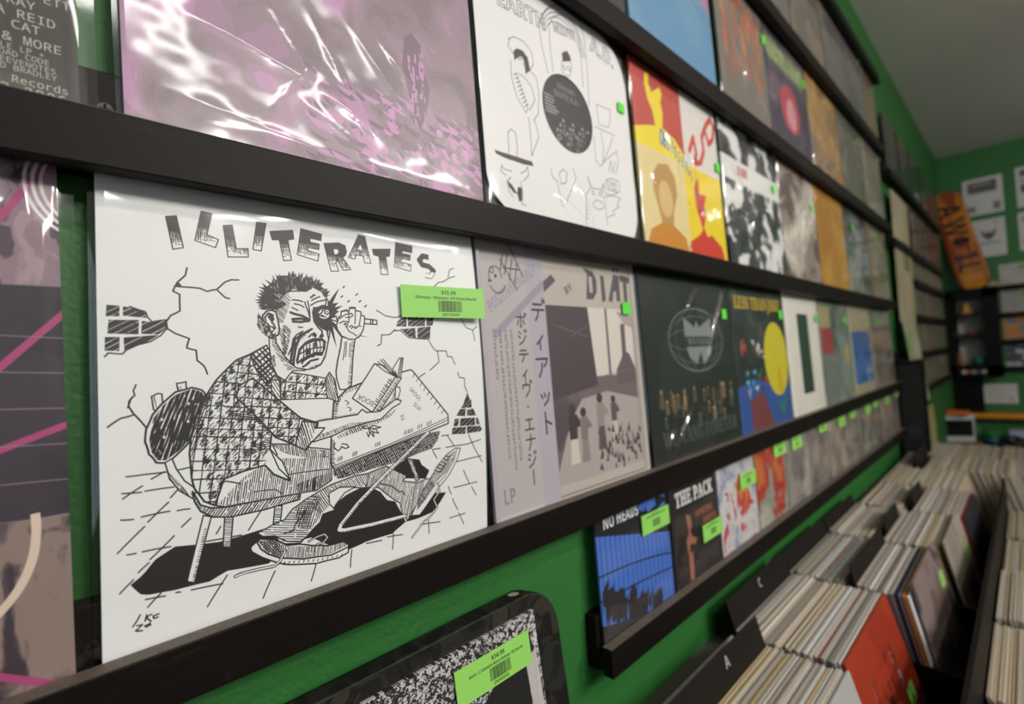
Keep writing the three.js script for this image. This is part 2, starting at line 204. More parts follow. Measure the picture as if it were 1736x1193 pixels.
const COVER_DRAWING = [
["G",0,[242,175,282,165,306,306,266,319]],
["G",0,[381,124,424,129,401,231,448,248,435,288,352,266]],
["G",0,[470,177,509,168,524,281,576,274,576,315,487,326]],
["G",0,[620,133,664,133,636,277,598,274]],
["G",0,[681,171,794,147,798,192,768,201,782,305,743,313,725,207,691,212]],
["G",0,[837,131,947,143,942,179,885,175,881,196,932,200,928,230,871,226,867,243,929,255,920,294,813,272]],
["G",0,[958,192,1043,177,1079,188,1085,221,1077,243,1061,256,1106,319,1061,328,1029,274,1021,292,1034,336,991,341]],
["W",0,[1009,217,1034,212,1041,226,1033,241,1015,247]],
["G",0,[1164,112,1202,116,1231,271,1191,271,1184,232,1142,231,1134,257,1095,252]],
["W",0,[1166,172,1176,170,1183,202,1153,200]],
["G",0,[1245,185,1364,168,1355,213,1331,217,1338,325,1291,329,1286,222,1252,217]],
["G",0,[1403,122,1519,128,1513,171,1447,167,1442,184,1501,186,1496,219,1437,216,1432,239,1502,247,1495,289,1384,272]],
["S",34,[1636,184,1592,181,1564,211,1583,238,1632,243,1666,268,1641,306,1601,302]],
["L",5.7,[318,397,311,431,280,466,262,506,287,519,287,593,252,615,234,645]],
["L",5.7,[280,466,294,485,368,486,397,498,435,486,471,447,498,434,530,432]],
["L",5.7,[435,486,469,521,487,525]],
["F",0,[280,466,295,488,264,487]],
["L",5.7,[236,673,267,695,320,717,309,759,345,769,348,816,377,845,387,878]],
["B",0,[31,581,74,583,72,627,28,629]],
["B",0,[85,585,128,591,160,608,164,630,84,624]],
["B",0,[37,643,138,640,135,701,32,700]],
["B",0,[148,644,185,647,234,634,239,668,206,700,145,699]],
["B",0,[24,714,72,713,70,771,23,770]],
["B",0,[85,715,206,703,169,730,87,774]],
["L",4.8,[22,794,33,779,80,784,98,762,133,745,176,732,214,705,239,673,234,636,185,647,167,625,160,603,107,584]],
["L",4.8,[123,913,114,936,119,958,105,970,94,1007]],
["L",5.7,[112,962,100,979,97,1002,111,1030,139,1069,156,1096]],
["L",5.7,[110,1039,71,1048,28,1080]],
["B",0,[1429,572,1446,571,1440,631,1371,632,1384,601]],
["B",0,[1455,570,1578,569,1570,625,1452,630]],
["B",0,[1589,571,1641,569,1628,619,1581,624]],
["B",0,[1399,648,1501,639,1501,699,1454,693]],
["B",0,[1516,638,1612,626,1601,705,1513,700]],
["L",4.8,[1356,660,1398,656,1453,699,1588,707,1628,770,1651,783,1658,849,1589,899]],
["L",4.8,[1643,780,1719,781,1725,817,1758,817,1780,868]],
["L",4.8,[1243,749,1267,737,1273,685,1327,682,1363,651]],
["L",4.8,[1249,543,1305,573,1360,581,1410,569]],
["L",4.8,[1851,565,1887,626,1943,643,1981,617]],
["L",4.8,[1940,643,1953,713]],
["L",4.8,[1510,938,1552,916]],
["L",4.8,[1659,370,1694,341,1727,334,1784,302,1831,287]],
["L",4.8,[1776,298,1792,250,1826,235]],
["L",4.8,[1798,919,1808,953,1847,959,1846,1016,1865,1047]],
["B",0,[1865,1051,1894,1131,1824,1136]],
["B",0,[1857,1097,1893,1100,1895,1153,1808,1150]],
["B",0,[1799,1156,1846,1156,1837,1205,1770,1195]],
["B",0,[1856,1164,1908,1161,1927,1208,1853,1203]],
["B",0,[1756,1215,1790,1214,1778,1263,1743,1259]],
["B",0,[1800,1215,1916,1221,1915,1269,1792,1264]],
["B",0,[1925,1225,1941,1223,1956,1268,1924,1268]],
["B",0,[1739,1268,1841,1273,1834,1317,1724,1308]],
["B",0,[1850,1271,1959,1279,1973,1302,1958,1315,1847,1316]],
["L",4.8,[85,1288,147,1289,215,1292,307,1286]],
["L",4.8,[169,1312,215,1289]],
["L",4.8,[70,1353,134,1360]],
["L",4.8,[72,1375,138,1335]],
["L",4.8,[147,1358,249,1360]],
["L",4.8,[65,1458,106,1465]],
["L",4.8,[133,1461,231,1459]],
["L",4.8,[259,1463,305,1465]],
["L",4.8,[154,1487,228,1420]],
["L",4.8,[235,1403,260,1376]],
["L",4.8,[273,1536,308,1506]],
["L",4.8,[52,1587,143,1502]],
["L",4.8,[82,1601,112,1603]],
["L",4.8,[134,1603,232,1608]],
["L",4.8,[119,1682,155,1653]],
["L",4.8,[159,1641,245,1566]],
["L",4.8,[57,1747,102,1706]],
["L",4.8,[141,1798,209,1806]],
["L",4.8,[148,1831,194,1789]],
["L",4.8,[247,1805,263,1808]],
["L",4.8,[303,1812,425,1824]],
["L",4.8,[363,1903,444,1792]],
["L",4.8,[593,1944,650,1836]],
["L",4.8,[539,1614,601,1531]],
["L",4.8,[405,1598,423,1569]],
["L",4.8,[366,1621,507,1629]],
["L",4.8,[122,1852,97,1890]],
["L",4.8,[144,1860,138,1883]],
["L",4.8,[160,1864,142,1872,158,1891]],
["L",4.8,[185,1870,166,1872,169,1884,182,1883]],
["L",4.8,[111,1891,129,1893,106,1910,128,1917]],
["L",4.8,[137,1901,154,1897,156,1905,142,1908,137,1901]],
["L",4.8,[1693,1824,1815,1822]],
["L",4.8,[1763,1806,1802,1887]],
["L",4.8,[1491,1815,1621,1830]],
["L",4.8,[1536,1800,1537,1880]],
["L",4.8,[1257,1830,1355,1841]],
["L",4.8,[1296,1818,1287,1905]],
["L",4.8,[1129,1832,1222,1839]],
["L",4.8,[1044,1843,1032,1931]],
["L",4.8,[851,1854,822,1937]],
["L",4.8,[1651,1308,1705,1309]],
["L",4.8,[1693,1311,1740,1378]],
["L",4.8,[1859,1324,1907,1423,1966,1517]],
["L",4.8,[1581,1383,1638,1384]],
["L",4.8,[1680,1384,1837,1385,1958,1369]],
["L",4.8,[1581,1390,1610,1440]],
["L",4.8,[1759,1484,1960,1476]],
["L",4.8,[1811,1548,1855,1639]],
["L",4.8,[1872,1663,1908,1724]],
["L",4.8,[1731,1643,1919,1640]],
["L",4.8,[1689,1628,1711,1680]],
["L",4.8,[1718,1708,1756,1784]],
["L",4.8,[691,1817,748,1829]],
["F",0,[92,1723,124,1770,153,1782,244,1793,374,1798,445,1773,622,1792,694,1746,748,1697,658,1622,503,1633,413,1636,248,1612,178,1646,147,1681,118,1707]],
["F",0,[982,1571,1029,1546,1109,1525,1174,1538,1223,1570,1263,1624,1314,1642,1355,1721,1379,1773,1287,1819,1127,1822,1024,1837,928,1790,831,1723,737,1718,819,1672,862,1656,892,1621,951,1607]],
["F",0,[1307,1456,1400,1408,1484,1429,1501,1464,1553,1505,1525,1550,1384,1524]],
["F",0,[1559,1646,1670,1660,1626,1709,1562,1760,1473,1772,1379,1773,1418,1743,1504,1731,1547,1676]],
["P",4.8,[176,965,195,955,213,958,215,1002,197,1031,182,1022]],
["H",1.8,[176,969,192,962,197,1023,182,1022],[80,6.5]],
["P",4.8,[267,915,303,909,305,943,273,949]],
["H",1.8,[267,917,284,916,290,946,273,949],[80,6.5]],
["P",6.6,[210,1002,263,952,324,936,365,951,380,976,356,1046,312,1174,271,1215,225,1253,187,1246,163,1208,150,1153,155,1101,178,1044]],
["H",2.2,[213,1010,263,964,324,942,362,957,372,979,349,1045,312,1167,271,1207,222,1242,193,1237,172,1200,165,1147,181,1059],[108,6.5]],
["H",3.3,[221,1094,309,994,357,982,306,1150,232,1217,188,1195,170,1133],[105,8.1]],
["H",7.0,[213,1010,263,964,324,942,362,957,372,979,349,1045,312,1167,271,1207,222,1242,193,1237,172,1200,165,1147,181,1059],[112,11.8]],
["W",0,[205,1059,216,1061,216,1073,205,1073]],
["W",0,[212,1135,223,1137,223,1150,212,1149]],
["W",0,[305,999,316,1000,316,1013,305,1013]],
["W",0,[302,1077,313,1079,313,1091,301,1091]],
["P",4.8,[218,1252,233,1323,267,1379,316,1422,333,1388,288,1341,258,1282,244,1238]],
["H",2.4,[218,1267,233,1323,267,1379,316,1422,321,1409,281,1366,243,1309],[60,7.2]],
["P",4.8,[356,1505,387,1517,316,1785,288,1771]],
["H",1.8,[359,1558,370,1560,316,1780,306,1777],[20,6.6]],
["P",4.8,[441,1524,476,1533,461,1676,430,1662]],
["H",1.8,[441,1524,476,1533,461,1676,430,1662],[15,6.6]],
["P",4.8,[659,1529,693,1531,678,1627,648,1619]],
["H",1.8,[659,1529,693,1531,678,1627,648,1619],[15,6.5]],
["P",4.8,[655,1229,739,1241,845,1273,948,1297,946,1455,864,1494,783,1491,713,1490,566,1488,445,1486,409,1474,418,1389,463,1341,571,1327,678,1284]],
["H",2.2,[669,1300,789,1319,945,1325,942,1445,864,1489,783,1486,713,1485,566,1484,445,1482,416,1468,523,1368,570,1343],[100,7.2]],
["H",2.6,[655,1233,739,1241,845,1278,943,1301,937,1337,825,1320,737,1293,695,1269],[85,6.5]],
["H",2.6,[758,1446,867,1422,943,1417,942,1454,864,1494,774,1485],[100,6.5]],
["L",3.8,[734,1389,822,1391,934,1397]],
["L",3.8,[567,1443,664,1450,696,1478]],
["L",4.8,[409,1459,418,1389,448,1371,511,1395]],
["P",5.7,[317,1392,346,1457,387,1479,459,1489,566,1488,783,1491,777,1522,612,1536,458,1537,393,1521,346,1485,323,1436]],
["H",2.9,[317,1392,346,1457,387,1479,459,1489,566,1488,783,1491,777,1522,612,1536,458,1537,393,1521,346,1485,323,1436],[128,7.2]],
["P",4.8,[576,1637,644,1616,702,1604,743,1560,797,1532,854,1510,942,1478,1080,1454,1170,1455,1133,1530,1062,1516,1014,1535,967,1582,951,1614,892,1621,876,1659,833,1689,804,1716,776,1735,710,1727,673,1701,655,1670,599,1659]],
["H",2.2,[576,1637,644,1616,702,1604,743,1560,797,1532,854,1510,895,1539,836,1608,833,1689,776,1735,710,1727,655,1670],[15,6.5]],
["H",2.2,[854,1510,942,1478,1080,1454,1161,1457,1133,1522,1062,1512,985,1515,937,1576,892,1615,837,1581],[60,6.5]],
["H",2.8,[756,1563,867,1533,892,1621,833,1676,759,1657],[110,8.3]],
["W",0,[932,1519,985,1501,1077,1515,1014,1535,967,1582,951,1603,930,1574]],
["L",4.8,[932,1519,985,1501,1077,1515,1014,1535,967,1582,951,1603,930,1574,929,1525]],
["L",4.8,[781,1596,809,1575,788,1611,753,1636,745,1667,699,1669]],
["L",4.8,[661,1678,711,1711,776,1728,804,1716]],
["P",4.8,[1161,1453,1264,1433,1394,1510,1370,1537,1476,1565,1535,1551,1574,1571,1474,1676,1429,1722,1391,1768,1357,1721,1345,1657,1298,1623,1215,1546,1141,1528]],
["H",2.3,[1161,1453,1264,1433,1394,1510,1370,1537,1476,1565,1535,1551,1474,1676,1391,1768,1357,1721,1345,1657,1298,1623,1215,1546,1141,1528],[105,6.9]],
["L",4.8,[1225,1525,1301,1555,1344,1594,1362,1594,1379,1617]],
["P",4.8,[1576,1534,1609,1490,1686,1427,1752,1398,1790,1403,1757,1480,1698,1556,1621,1617,1525,1711,1474,1756,1418,1747,1469,1675,1512,1604]],
["H",2.2,[1576,1534,1608,1498,1685,1435,1751,1407,1736,1469,1679,1535,1613,1582,1518,1670,1457,1720,1469,1675,1512,1604],[150,6.5]],
["H",2.6,[1470,1660,1512,1604,1574,1567,1592,1603,1517,1678,1457,1728],[50,6.5]],
["L",3.8,[1762,1408,1736,1477,1667,1558,1612,1598]],
["L",4.8,[1592,1512,1627,1528,1643,1517]],
["L",4.8,[1609,1497,1643,1512,1658,1501]],
["L",4.8,[1625,1481,1658,1497,1672,1485]],
["L",4.8,[1641,1465,1674,1481,1687,1469]],
["L",4.8,[1658,1450,1690,1465,1702,1452]],
["L",4.8,[1675,1434,1705,1449,1717,1436]],
["P",5.7,[544,1697,569,1679,587,1668,654,1686,710,1730,769,1740,830,1763,914,1786,995,1786,1025,1809,1023,1851,969,1864,854,1859,720,1826,669,1804,596,1757,550,1718]],
["H",2.2,[575,1674,654,1689,710,1734,830,1766,928,1791,1003,1790,1021,1812,927,1831,787,1814,676,1779,615,1739],[100,6.5]],
["H",2.6,[575,1674,654,1689,697,1733,677,1776,621,1741],[55,6.5]],
["L",5.7,[572,1677,591,1717,621,1747,676,1782,787,1818,926,1838,1024,1822]],
["L",3.8,[676,1802,672,1809]],
["L",3.8,[698,1806,694,1814]],
["L",3.8,[720,1811,717,1818]],
["L",3.8,[743,1816,740,1823]],
["L",3.8,[766,1820,763,1828]],
["L",3.8,[790,1825,786,1833]],
["L",3.8,[813,1830,810,1838]],
["L",3.8,[837,1835,834,1843]],
["L",3.8,[862,1840,858,1848]],
["L",3.8,[886,1842,883,1850]],
["L",3.8,[912,1844,908,1852]],
["L",3.8,[937,1846,933,1853]],
["L",3.8,[963,1847,959,1855]],
["L",3.8,[989,1849,985,1857]],
["T",15.0,[700,1753,676,1795,647,1812,583,1806,523,1803,477,1808]],
["T",12.7,[817,1739,859,1727,898,1723,914,1743,890,1764,858,1765]],
["T",13.8,[1612,1598,1622,1646,1578,1686,1602,1736,1545,1785,1482,1815,1459,1840,1420,1873]],
["P",6.6,[972,1052,1051,982,1136,956,1448,892,1464,897,1704,1180,1705,1237,964,1405,946,1374,951,1247,964,1127]],
["L",3.8,[963,1383,1303,1311,1703,1200]],
["L",3.8,[964,1394,1303,1322,1704,1216]],
["F",0,[956,1407,1552,1277,1643,1278,1619,1333,1576,1377,1447,1399,1335,1421,1179,1435,1057,1451,980,1456,957,1428]],
["X",2.1,[956,1407,1552,1277,1643,1278,1619,1333,1576,1377,1447,1399,1335,1421,1179,1435,1057,1451,980,1456,957,1428],[62,7.6]],
["L",3.8,[1478,915,1465,936]],
["L",3.8,[1502,943,1488,964]],
["L",3.8,[1526,972,1511,993]],
["L",3.8,[1551,1001,1535,1022]],
["L",3.8,[1576,1030,1558,1051]],
["L",3.8,[1601,1059,1582,1080]],
["L",3.8,[1626,1089,1606,1110]],
["L",3.8,[1651,1119,1631,1140]],
["L",3.8,[1677,1149,1655,1170]],
["L",3.8,[1391,1271,1395,1250]],
["L",3.8,[1403,1268,1407,1247]],
["L",3.8,[1416,1265,1420,1244]],
["L",3.8,[1418,1266,1421,1246]],
["L",3.8,[1430,1263,1434,1243]],
["L",3.8,[1443,1260,1447,1240]],
["L",3.8,[1482,1247,1486,1226]],
["L",3.8,[1495,1244,1499,1223]],
["L",3.8,[1508,1241,1512,1220]],
["L",3.8,[1547,1235,1551,1214]],
["L",3.8,[1560,1232,1565,1211]],
["L",3.8,[1574,1229,1578,1207]],
["L",3.8,[1205,1316,1208,1296]],
["L",3.8,[1216,1313,1220,1294]],
["L",3.8,[1228,1311,1231,1291]],
["L",3.8,[1068,1349,1071,1330]],
["L",3.8,[1079,1346,1082,1327]],
["L",3.8,[1089,1344,1092,1325]],
["L",3.8,[983,1363,986,1345]],
["L",3.8,[994,1361,997,1342]],
["L",3.8,[1004,1358,1007,1340]],
["L",3.3,[953,1247,965,1253]],
["L",3.3,[953,1256,969,1262]],
["L",3.3,[952,1265,972,1271]],
["L",3.3,[952,1273,964,1279]],
["L",3.3,[951,1282,967,1288]],
["L",3.3,[951,1291,971,1298]],
["L",3.3,[951,1299,963,1305]],
["L",3.3,[950,1308,966,1315]],
["L",3.3,[950,1317,969,1324]],
["L",3.3,[950,1326,962,1331]],
["L",3.3,[949,1334,965,1341]],
["L",3.3,[949,1343,968,1350]],
["L",3.3,[949,1352,961,1358]],
["L",3.3,[948,1360,964,1367]],
["L",3.3,[948,1369,967,1376]],
["L",3.3,[947,1378,960,1384]],
["H",2.8,[972,1052,1051,985,1136,958,1111,986,1035,1009,989,1074],[70,8.5]],
["H",2.2,[969,1032,1005,1034,986,1129,964,1127],[8,7.2]],
["P",4.8,[1404,1413,1437,1422,1482,1550,1457,1553]],
["H",2.2,[1404,1413,1437,1422,1482,1550,1457,1553],[60,6.5]],
["T",26.5,[1552,1279,1262,1479,1089,1605,986,1700,977,1720,1006,1730,1164,1738,1372,1739]],
["K",5,[1551,1292,1270,1488,1101,1611,999,1703],[9.7,12.0]],
["K",5,[997,1744,1163,1754,1362,1753],[9.7,-10.5]],
["P",5.7,[848,1145,965,1137,1105,1127,1133,1101,1159,1121,1239,1121,1342,1061,1378,1070,1368,1088,1318,1110,1245,1165,1164,1175,1027,1202,954,1227,857,1245]],
["H",2.2,[857,1235,954,1220,1027,1198,1164,1174,1237,1165,1164,1172,1065,1168,927,1204,872,1210],[60,6.5]],
["H",3.1,[982,1231,1102,1183,1245,1165,1348,1112,1312,1154,1195,1200,1070,1228,989,1245],[62,9.2]],
["K",3.5,[888,1142,965,1135,1105,1125],[8.5,-9.9]],
["L",4.8,[1170,1208,1195,1196,1242,1211,1194,1218]],
["L",4.8,[1174,1208,1210,1216,1226,1243,1185,1228]],
["L",4.8,[1170,1211,1196,1243,1196,1261,1173,1230]],
["L",4.8,[1166,1211,1173,1240,1164,1257,1155,1231]],
["L",4.8,[1167,1207,1139,1208,1132,1196,1155,1196]],
["L",4.8,[970,1266,965,1286,986,1309,1000,1301,1005,1288,1030,1302,1048,1298,1034,1279,1009,1274]],
["L",3.8,[1037,1046,1052,1052,1056,1063,1045,1068]],
["L",3.8,[1050,1082,1065,1088,1069,1099,1058,1104]],
["P",4.8,[1346,989,1373,992,1375,1017,1361,1058,1340,1061]],
["P",5.7,[1220,850,1079,1036,1192,1122,1362,934,1312,901,1277,862]],
["P",4.8,[1330,890,1381,820,1406,820,1383,935,1348,928]],
["L",4.8,[1220,850,1283,896,1351,931]],
["L",4.8,[1241,838,1300,889,1354,928]],
["L",4.8,[1258,828,1313,886,1356,927]],
["L",4.8,[1275,825,1314,871,1358,925]],
["L",4.8,[1391,824,1362,929]],
["L",4.8,[1398,824,1373,932]],
["L",4.8,[1347,894,1358,925]],
["P",4.8,[1349,934,1389,939,1239,1121,1195,1122]],
["H",2.6,[1357,940,1389,939,1239,1121,1207,1122],[40,6.5]],
["H",3.3,[1306,938,1351,934,1199,1114,1218,1050],[38,9.8]],
["H",2.6,[1317,1058,1346,992,1343,1052,1264,1105,1239,1118],[30,6.5]],
["t",41,[1158,1053],[209,"BOOK"]],
["t",33,[1477,1039],[48,"SKOOL"]],
["t",34,[1485,1115],[42,"SUX"]],
["t",30,[1382,1170],[90,"69"]],
["P",4.8,[704,1017,707,937,752,881,841,899,935,921,974,1028,892,1024]],
["Q",0,[704,1017,707,937,752,881,841,899,935,921,974,1028,892,1024]],
["P",5.7,[1034,700,1026,749,1006,824,994,882,995,925,1010,984,1044,986,1076,968,1087,864,1097,782,1110,711]],
["H",2.2,[1088,722,1107,722,1095,782,1086,864,1076,967,1053,965,1070,863,1082,782],[12,6.5]],
["K",4,[1032,711,1025,754,1006,824,994,882,995,925],[8.7,6.5]],
["L",3.8,[1050,727,1045,771,1034,825]],
["L",3.8,[1061,725,1054,782,1047,809]],
["L",3.8,[1081,733,1072,809]],
["P",4.8,[933,921,956,889,985,931,1000,1049,938,1025]],
["H",2.6,[933,921,956,892,983,933,997,1039,938,1023],[75,6.5]],
["P",6.6,[646,746,571,789,508,817,423,906,379,976,342,1060,316,1152,309,1228,315,1330,327,1387,360,1444,402,1471,441,1361,524,1339,619,1326,658,1376,733,1420,701,1340,646,1254,656,1178,652,1073,707,920,684,857]],
["Q",0,[646,746,571,789,508,817,423,906,379,976,342,1060,316,1152,309,1228,315,1330,327,1387,360,1444,402,1471,441,1361,524,1339,619,1326,646,1254,656,1178,652,1073,707,920,684,857]],
["P",5.7,[646,746,573,789,585,845,639,942,684,888,677,812]],
["H",4.9,[646,746,573,789,585,845,639,942,684,888,677,812],[52,14.5]],
["H",5.5,[646,746,573,789,585,845,639,942,684,888,677,812],[-40,16.3]],
["P",4.8,[661,917,699,919,704,1017,662,1005]],
["H",2.7,[661,917,699,919,704,1017,662,1005],[60,8.1]],
["H",3.0,[494,1050,579,1066,650,1134,648,1194,578,1100,470,1081],[12,6.5]],
["H",3.0,[526,1245,648,1194,630,1243,533,1279],[20,6.5]],
["H",3.0,[357,982,393,953,385,1024,353,1156,317,1261,315,1167],[110,6.5]],
["P",4.8,[646,1254,702,1323,737,1420,684,1354]],
["P",6.6,[516,939,576,905,631,955,712,1035,797,1116,885,1150,866,1222,818,1280,765,1250,672,1199,578,1077,503,993]],
["Q",0,[516,939,576,905,631,955,712,1035,797,1116,885,1150,866,1222,818,1280,765,1250,672,1199,578,1077,503,993]],
["P",5.7,[805,1133,884,1150,868,1176,919,1180,875,1223,846,1246,813,1280,765,1251]],
["H",3.0,[805,1133,878,1150,846,1246,813,1278,765,1251],[75,9.1]],
["P",4.8,[679,674,659,704,661,782,664,831,690,896,728,922,768,874,828,876,786,804,726,704]],
["H",2.6,[669,694,697,714,732,803,778,864,744,873,698,803,672,743],[35,6.5]],
["H",3.0,[656,802,682,793,687,852,664,856],[70,6.5]],
["P",5.7,[696,580,703,520,758,470,823,463,887,435,934,458,957,493,950,531,931,532,976,616,968,648,964,701,950,754,937,807,912,848,880,864,839,872,784,861,732,803,691,733,688,694]],
["h",0,[641,568,623,529,636,479,673,437,736,389,796,388,857,393,909,409,952,446,958,491,934,458,887,437,849,464,828,464,783,454,758,476,709,499,746,540,702,565,669,562]],
["P",6.6,[696,580,678,571,650,577,633,597,629,622,643,651,661,661,669,689,688,699,702,695,708,674,706,634]],
["L",6.6,[682,595,658,586,642,607,645,631,666,655]],
["L",6.6,[658,606,672,615,676,635,685,645,690,660]],
["L",6.6,[675,652,686,664]],
["F",0,[658,591,677,590,688,615,676,635,662,616]],
["h",0,[638,636,616,608,611,637,623,675,650,704,673,714,665,675,642,656]],
["H",2.2,[704,504,758,476,772,500,760,552,728,633,704,634,702,565],[40,6.5]],
["H",3.0,[728,638,766,663,756,723,739,793,722,793,721,704],[50,6.5]],
["H",2.2,[703,654,737,663,737,793,723,783],[60,6.5]],
["L",10.4,[767,577,794,586,829,594,860,609]],
["L",10.4,[775,612,813,608,861,614]],
["L",10.4,[777,624,817,625,859,618]],
["L",5.7,[842,519,853,557,862,593]],
["L",5.7,[856,513,862,546,865,609]],
["L",5.7,[779,512,811,513,831,519]],
["L",5.7,[788,532,816,536,836,548]],
["L",5.7,[775,551,804,565]],
["L",5.7,[871,494,897,479]],
["L",5.7,[878,509,922,485]],
["L",5.7,[872,535,905,514,962,498]],
["L",5.7,[826,672,795,689,775,713,767,753,748,793]],
["L",5.7,[804,652,824,652]],
["L",5.7,[890,477,879,493]],
["L",9.5,[857,671,815,688,784,714,774,754,762,804,758,834]],
["L",9.5,[873,660,841,677,809,703,788,743,777,804,772,844]],
["H",2.6,[857,669,878,660,809,723,784,784,769,844,762,834,773,754,794,703],[35,6.5]],
["L",7.6,[889,545,881,572,886,618,905,649,926,670,924,685]],
["L",6.6,[855,702,872,686,883,680,893,691,888,703]],
["F",0,[872,698,882,681,895,684,892,702]],
["F",0,[905,703,919,685,930,678,936,696,924,706]],
["F",0,[876,708,834,729,799,766,785,819,788,842,807,832,843,810,884,799,922,801,939,765,946,725,925,706]],
["W",0,[811,771,833,746,880,725,928,721,936,733,933,752,879,758,842,768,806,787]],
["W",0,[803,794,842,773,879,763,933,757,930,780,884,782,844,800,810,817,794,832]],
["L",4.8,[825,754,826,797,822,818]],
["L",4.8,[842,748,843,793,839,813]],
["L",4.8,[859,741,860,781,856,799]],
["L",4.8,[877,735,877,776,874,794]],
["L",4.8,[894,729,895,772,891,790]],
["L",4.8,[912,723,913,767,909,785]],
["L",4.8,[930,716,930,763,926,781]],
["F",0,[834,765,860,758,861,788,834,799]],
["F",0,[882,724,891,723,891,754,880,757]],
["L",8.5,[814,838,830,820,856,805,878,802]],
["L",8.5,[837,846,861,826,898,818]],
["L",8.5,[819,856,850,836]],
["H",2.6,[849,862,913,838,949,754,966,669,966,701,937,807,912,849,870,867],[50,6.5]],
["F",0,[883,582,893,545,931,530,963,533,962,488,972,508,1033,431,991,518,1025,512,1001,539,1050,525,1009,555,1026,560,1003,577,999,593,982,615,1014,641,1036,711,986,642,1002,759,969,658,960,669,961,733,949,669,925,659,900,634,884,608]],
["P",4.8,[975,576,972,587,965,597,955,603,943,607,930,606,920,602,912,594,908,584,908,573,913,563,921,555,933,549,945,548,957,550,967,556,973,565]],
["P",5.7,[972,563,970,570,965,575,959,578,952,577,947,574,944,568,944,561,947,555,953,551,960,550,966,552,970,557]],
["F",0,[962,564,961,567,957,568,954,567,953,564,955,561,958,560,961,561]],
["L",5.7,[902,571,925,549,945,544]],
["L",5.7,[906,586,929,572,938,553]],
["L",5.7,[912,586,934,584]],
["L",5.7,[928,591,949,592]],
["F",0,[1033,484,1045,471,1056,470,1046,482]],
["F",0,[1070,508,1082,495,1092,493,1082,506]],
["F",0,[1121,466,1134,453,1145,451,1134,464]],
["F",0,[1137,504,1150,491,1161,489,1151,502]],
["F",0,[1169,530,1182,517,1193,515,1183,528]],
["F",0,[1047,430,1059,416,1070,414,1060,427]],
["P",5.7,[1167,595,1248,601,1248,625,1165,621]],
["L",5.7,[1209,598,1207,623]],
["L",7.6,[1223,598,1220,624]],
["P",5.7,[974,597,1008,586,1014,617,983,609]],
["P",5.7,[1015,617,1022,592,1036,581,1037,559,1072,549,1080,565,1087,535,1120,533,1122,551,1152,555,1152,573,1173,581,1170,621,1162,654,1139,694,1109,712,1074,712,1034,696,1013,663,1006,636]],
["L",4.8,[1080,565,1079,612,1072,623]],
["L",4.8,[1119,551,1116,611,1111,625]],
["L",4.8,[1152,573,1141,621,1136,635]],
["L",4.8,[1026,600,1062,574,1098,567,1104,578,1085,590,1062,591]],
["L",4.8,[1051,629,1063,624,1071,634,1062,646]],
["L",4.8,[1079,645,1092,634,1101,642,1091,653]],
["L",4.8,[1105,647,1115,639,1125,644,1112,653]],
["L",4.8,[1129,644,1139,633,1148,638]],
["L",4.8,[1040,559,1072,553]],
["L",4.8,[1090,540,1118,538]],
["L",4.8,[1052,624,1076,667,1121,694]],
["L",4.8,[1026,625,1044,613,1072,615]],
["F",0,[1122,683,1190,703,1145,694]],
["F",0,[1121,694,1156,720,1127,702]]
];
const EARTH_DOODLES = {"title1":[134,171,358,149],"title2":[722,52,875,147],"figA":[178,286,166,323,193,344,212,320],"hood":[169,294,201,272,257,268,300,292,306,340,277,384],"hair":[194,335,213,315,246,310,273,328,281,374,255,400,253,352,238,334,208,354,196,366],"armL":[173,379,171,448,191,512,236,563,250,540,226,484,209,442,196,414],"armR":[289,379,317,394,324,458,310,546,277,581],"torso":[213,412,253,422,282,440,297,492,258,546],"tail":[249,577,252,645,250,730,302,639,283,575],"saus":[124,728,125,674,143,654,168,661,170,715,164,771,116,776,124,728],"board":[49,759,96,758,245,755,254,769,198,775,94,774,55,769],"sarm1":[130,818,89,820,79,806,73,831,97,841],"sarm2":[178,815,206,800,219,781,221,813,190,843],"sleg":[122,843,99,863,106,899,124,915],"sleg2":[174,847,179,900,169,933,190,937],"sshoe1":[105,862,124,873,147,899,131,898,108,880],"sshoe2":[157,873,176,873,171,921,157,927,150,898],"arch1":[395,348,370,246,363,155,382,103,439,41,509,1,593,-13,659,22,679,89,680,212,670,395],"arch2":[429,326,423,224,429,126,460,76,517,41,601,30,636,89,638,229,635,323],"mohawk":[501,219,537,195,556,210,560,231,503,254],"mface":[496,256,488,300,508,314,543,306,563,257,557,232,496,256],"hat":[726,371,842,363,815,455,734,464,726,371],"brim":[697,484,860,481],"beard":[742,495,754,568,736,639,794,567,837,497],"hand":[683,531,682,643,717,662,762,623,862,554,867,607,835,673],"fing":[777,676,803,613,810,674,839,614],"man1":[359,756,364,788,393,799,408,880,418,903],"man2":[507,721,522,762,480,823,440,882],"manhead":[411,761,439,740,464,749,451,795,418,806,411,761],"cre":[568,956,583,820,625,780,700,773,725,815,730,931],"horn1":[625,780,605,734,639,781],"horn2":[700,778,728,739,714,785],"mouth":[630,847,662,827,707,832,711,855,671,871,635,864,630,847],"bub":[733,762,747,721,789,702,855,703,855,751,793,783,737,785,733,762],"wing":[727,801,793,783,858,785,820,821,843,826,782,857,795,873,736,892]};
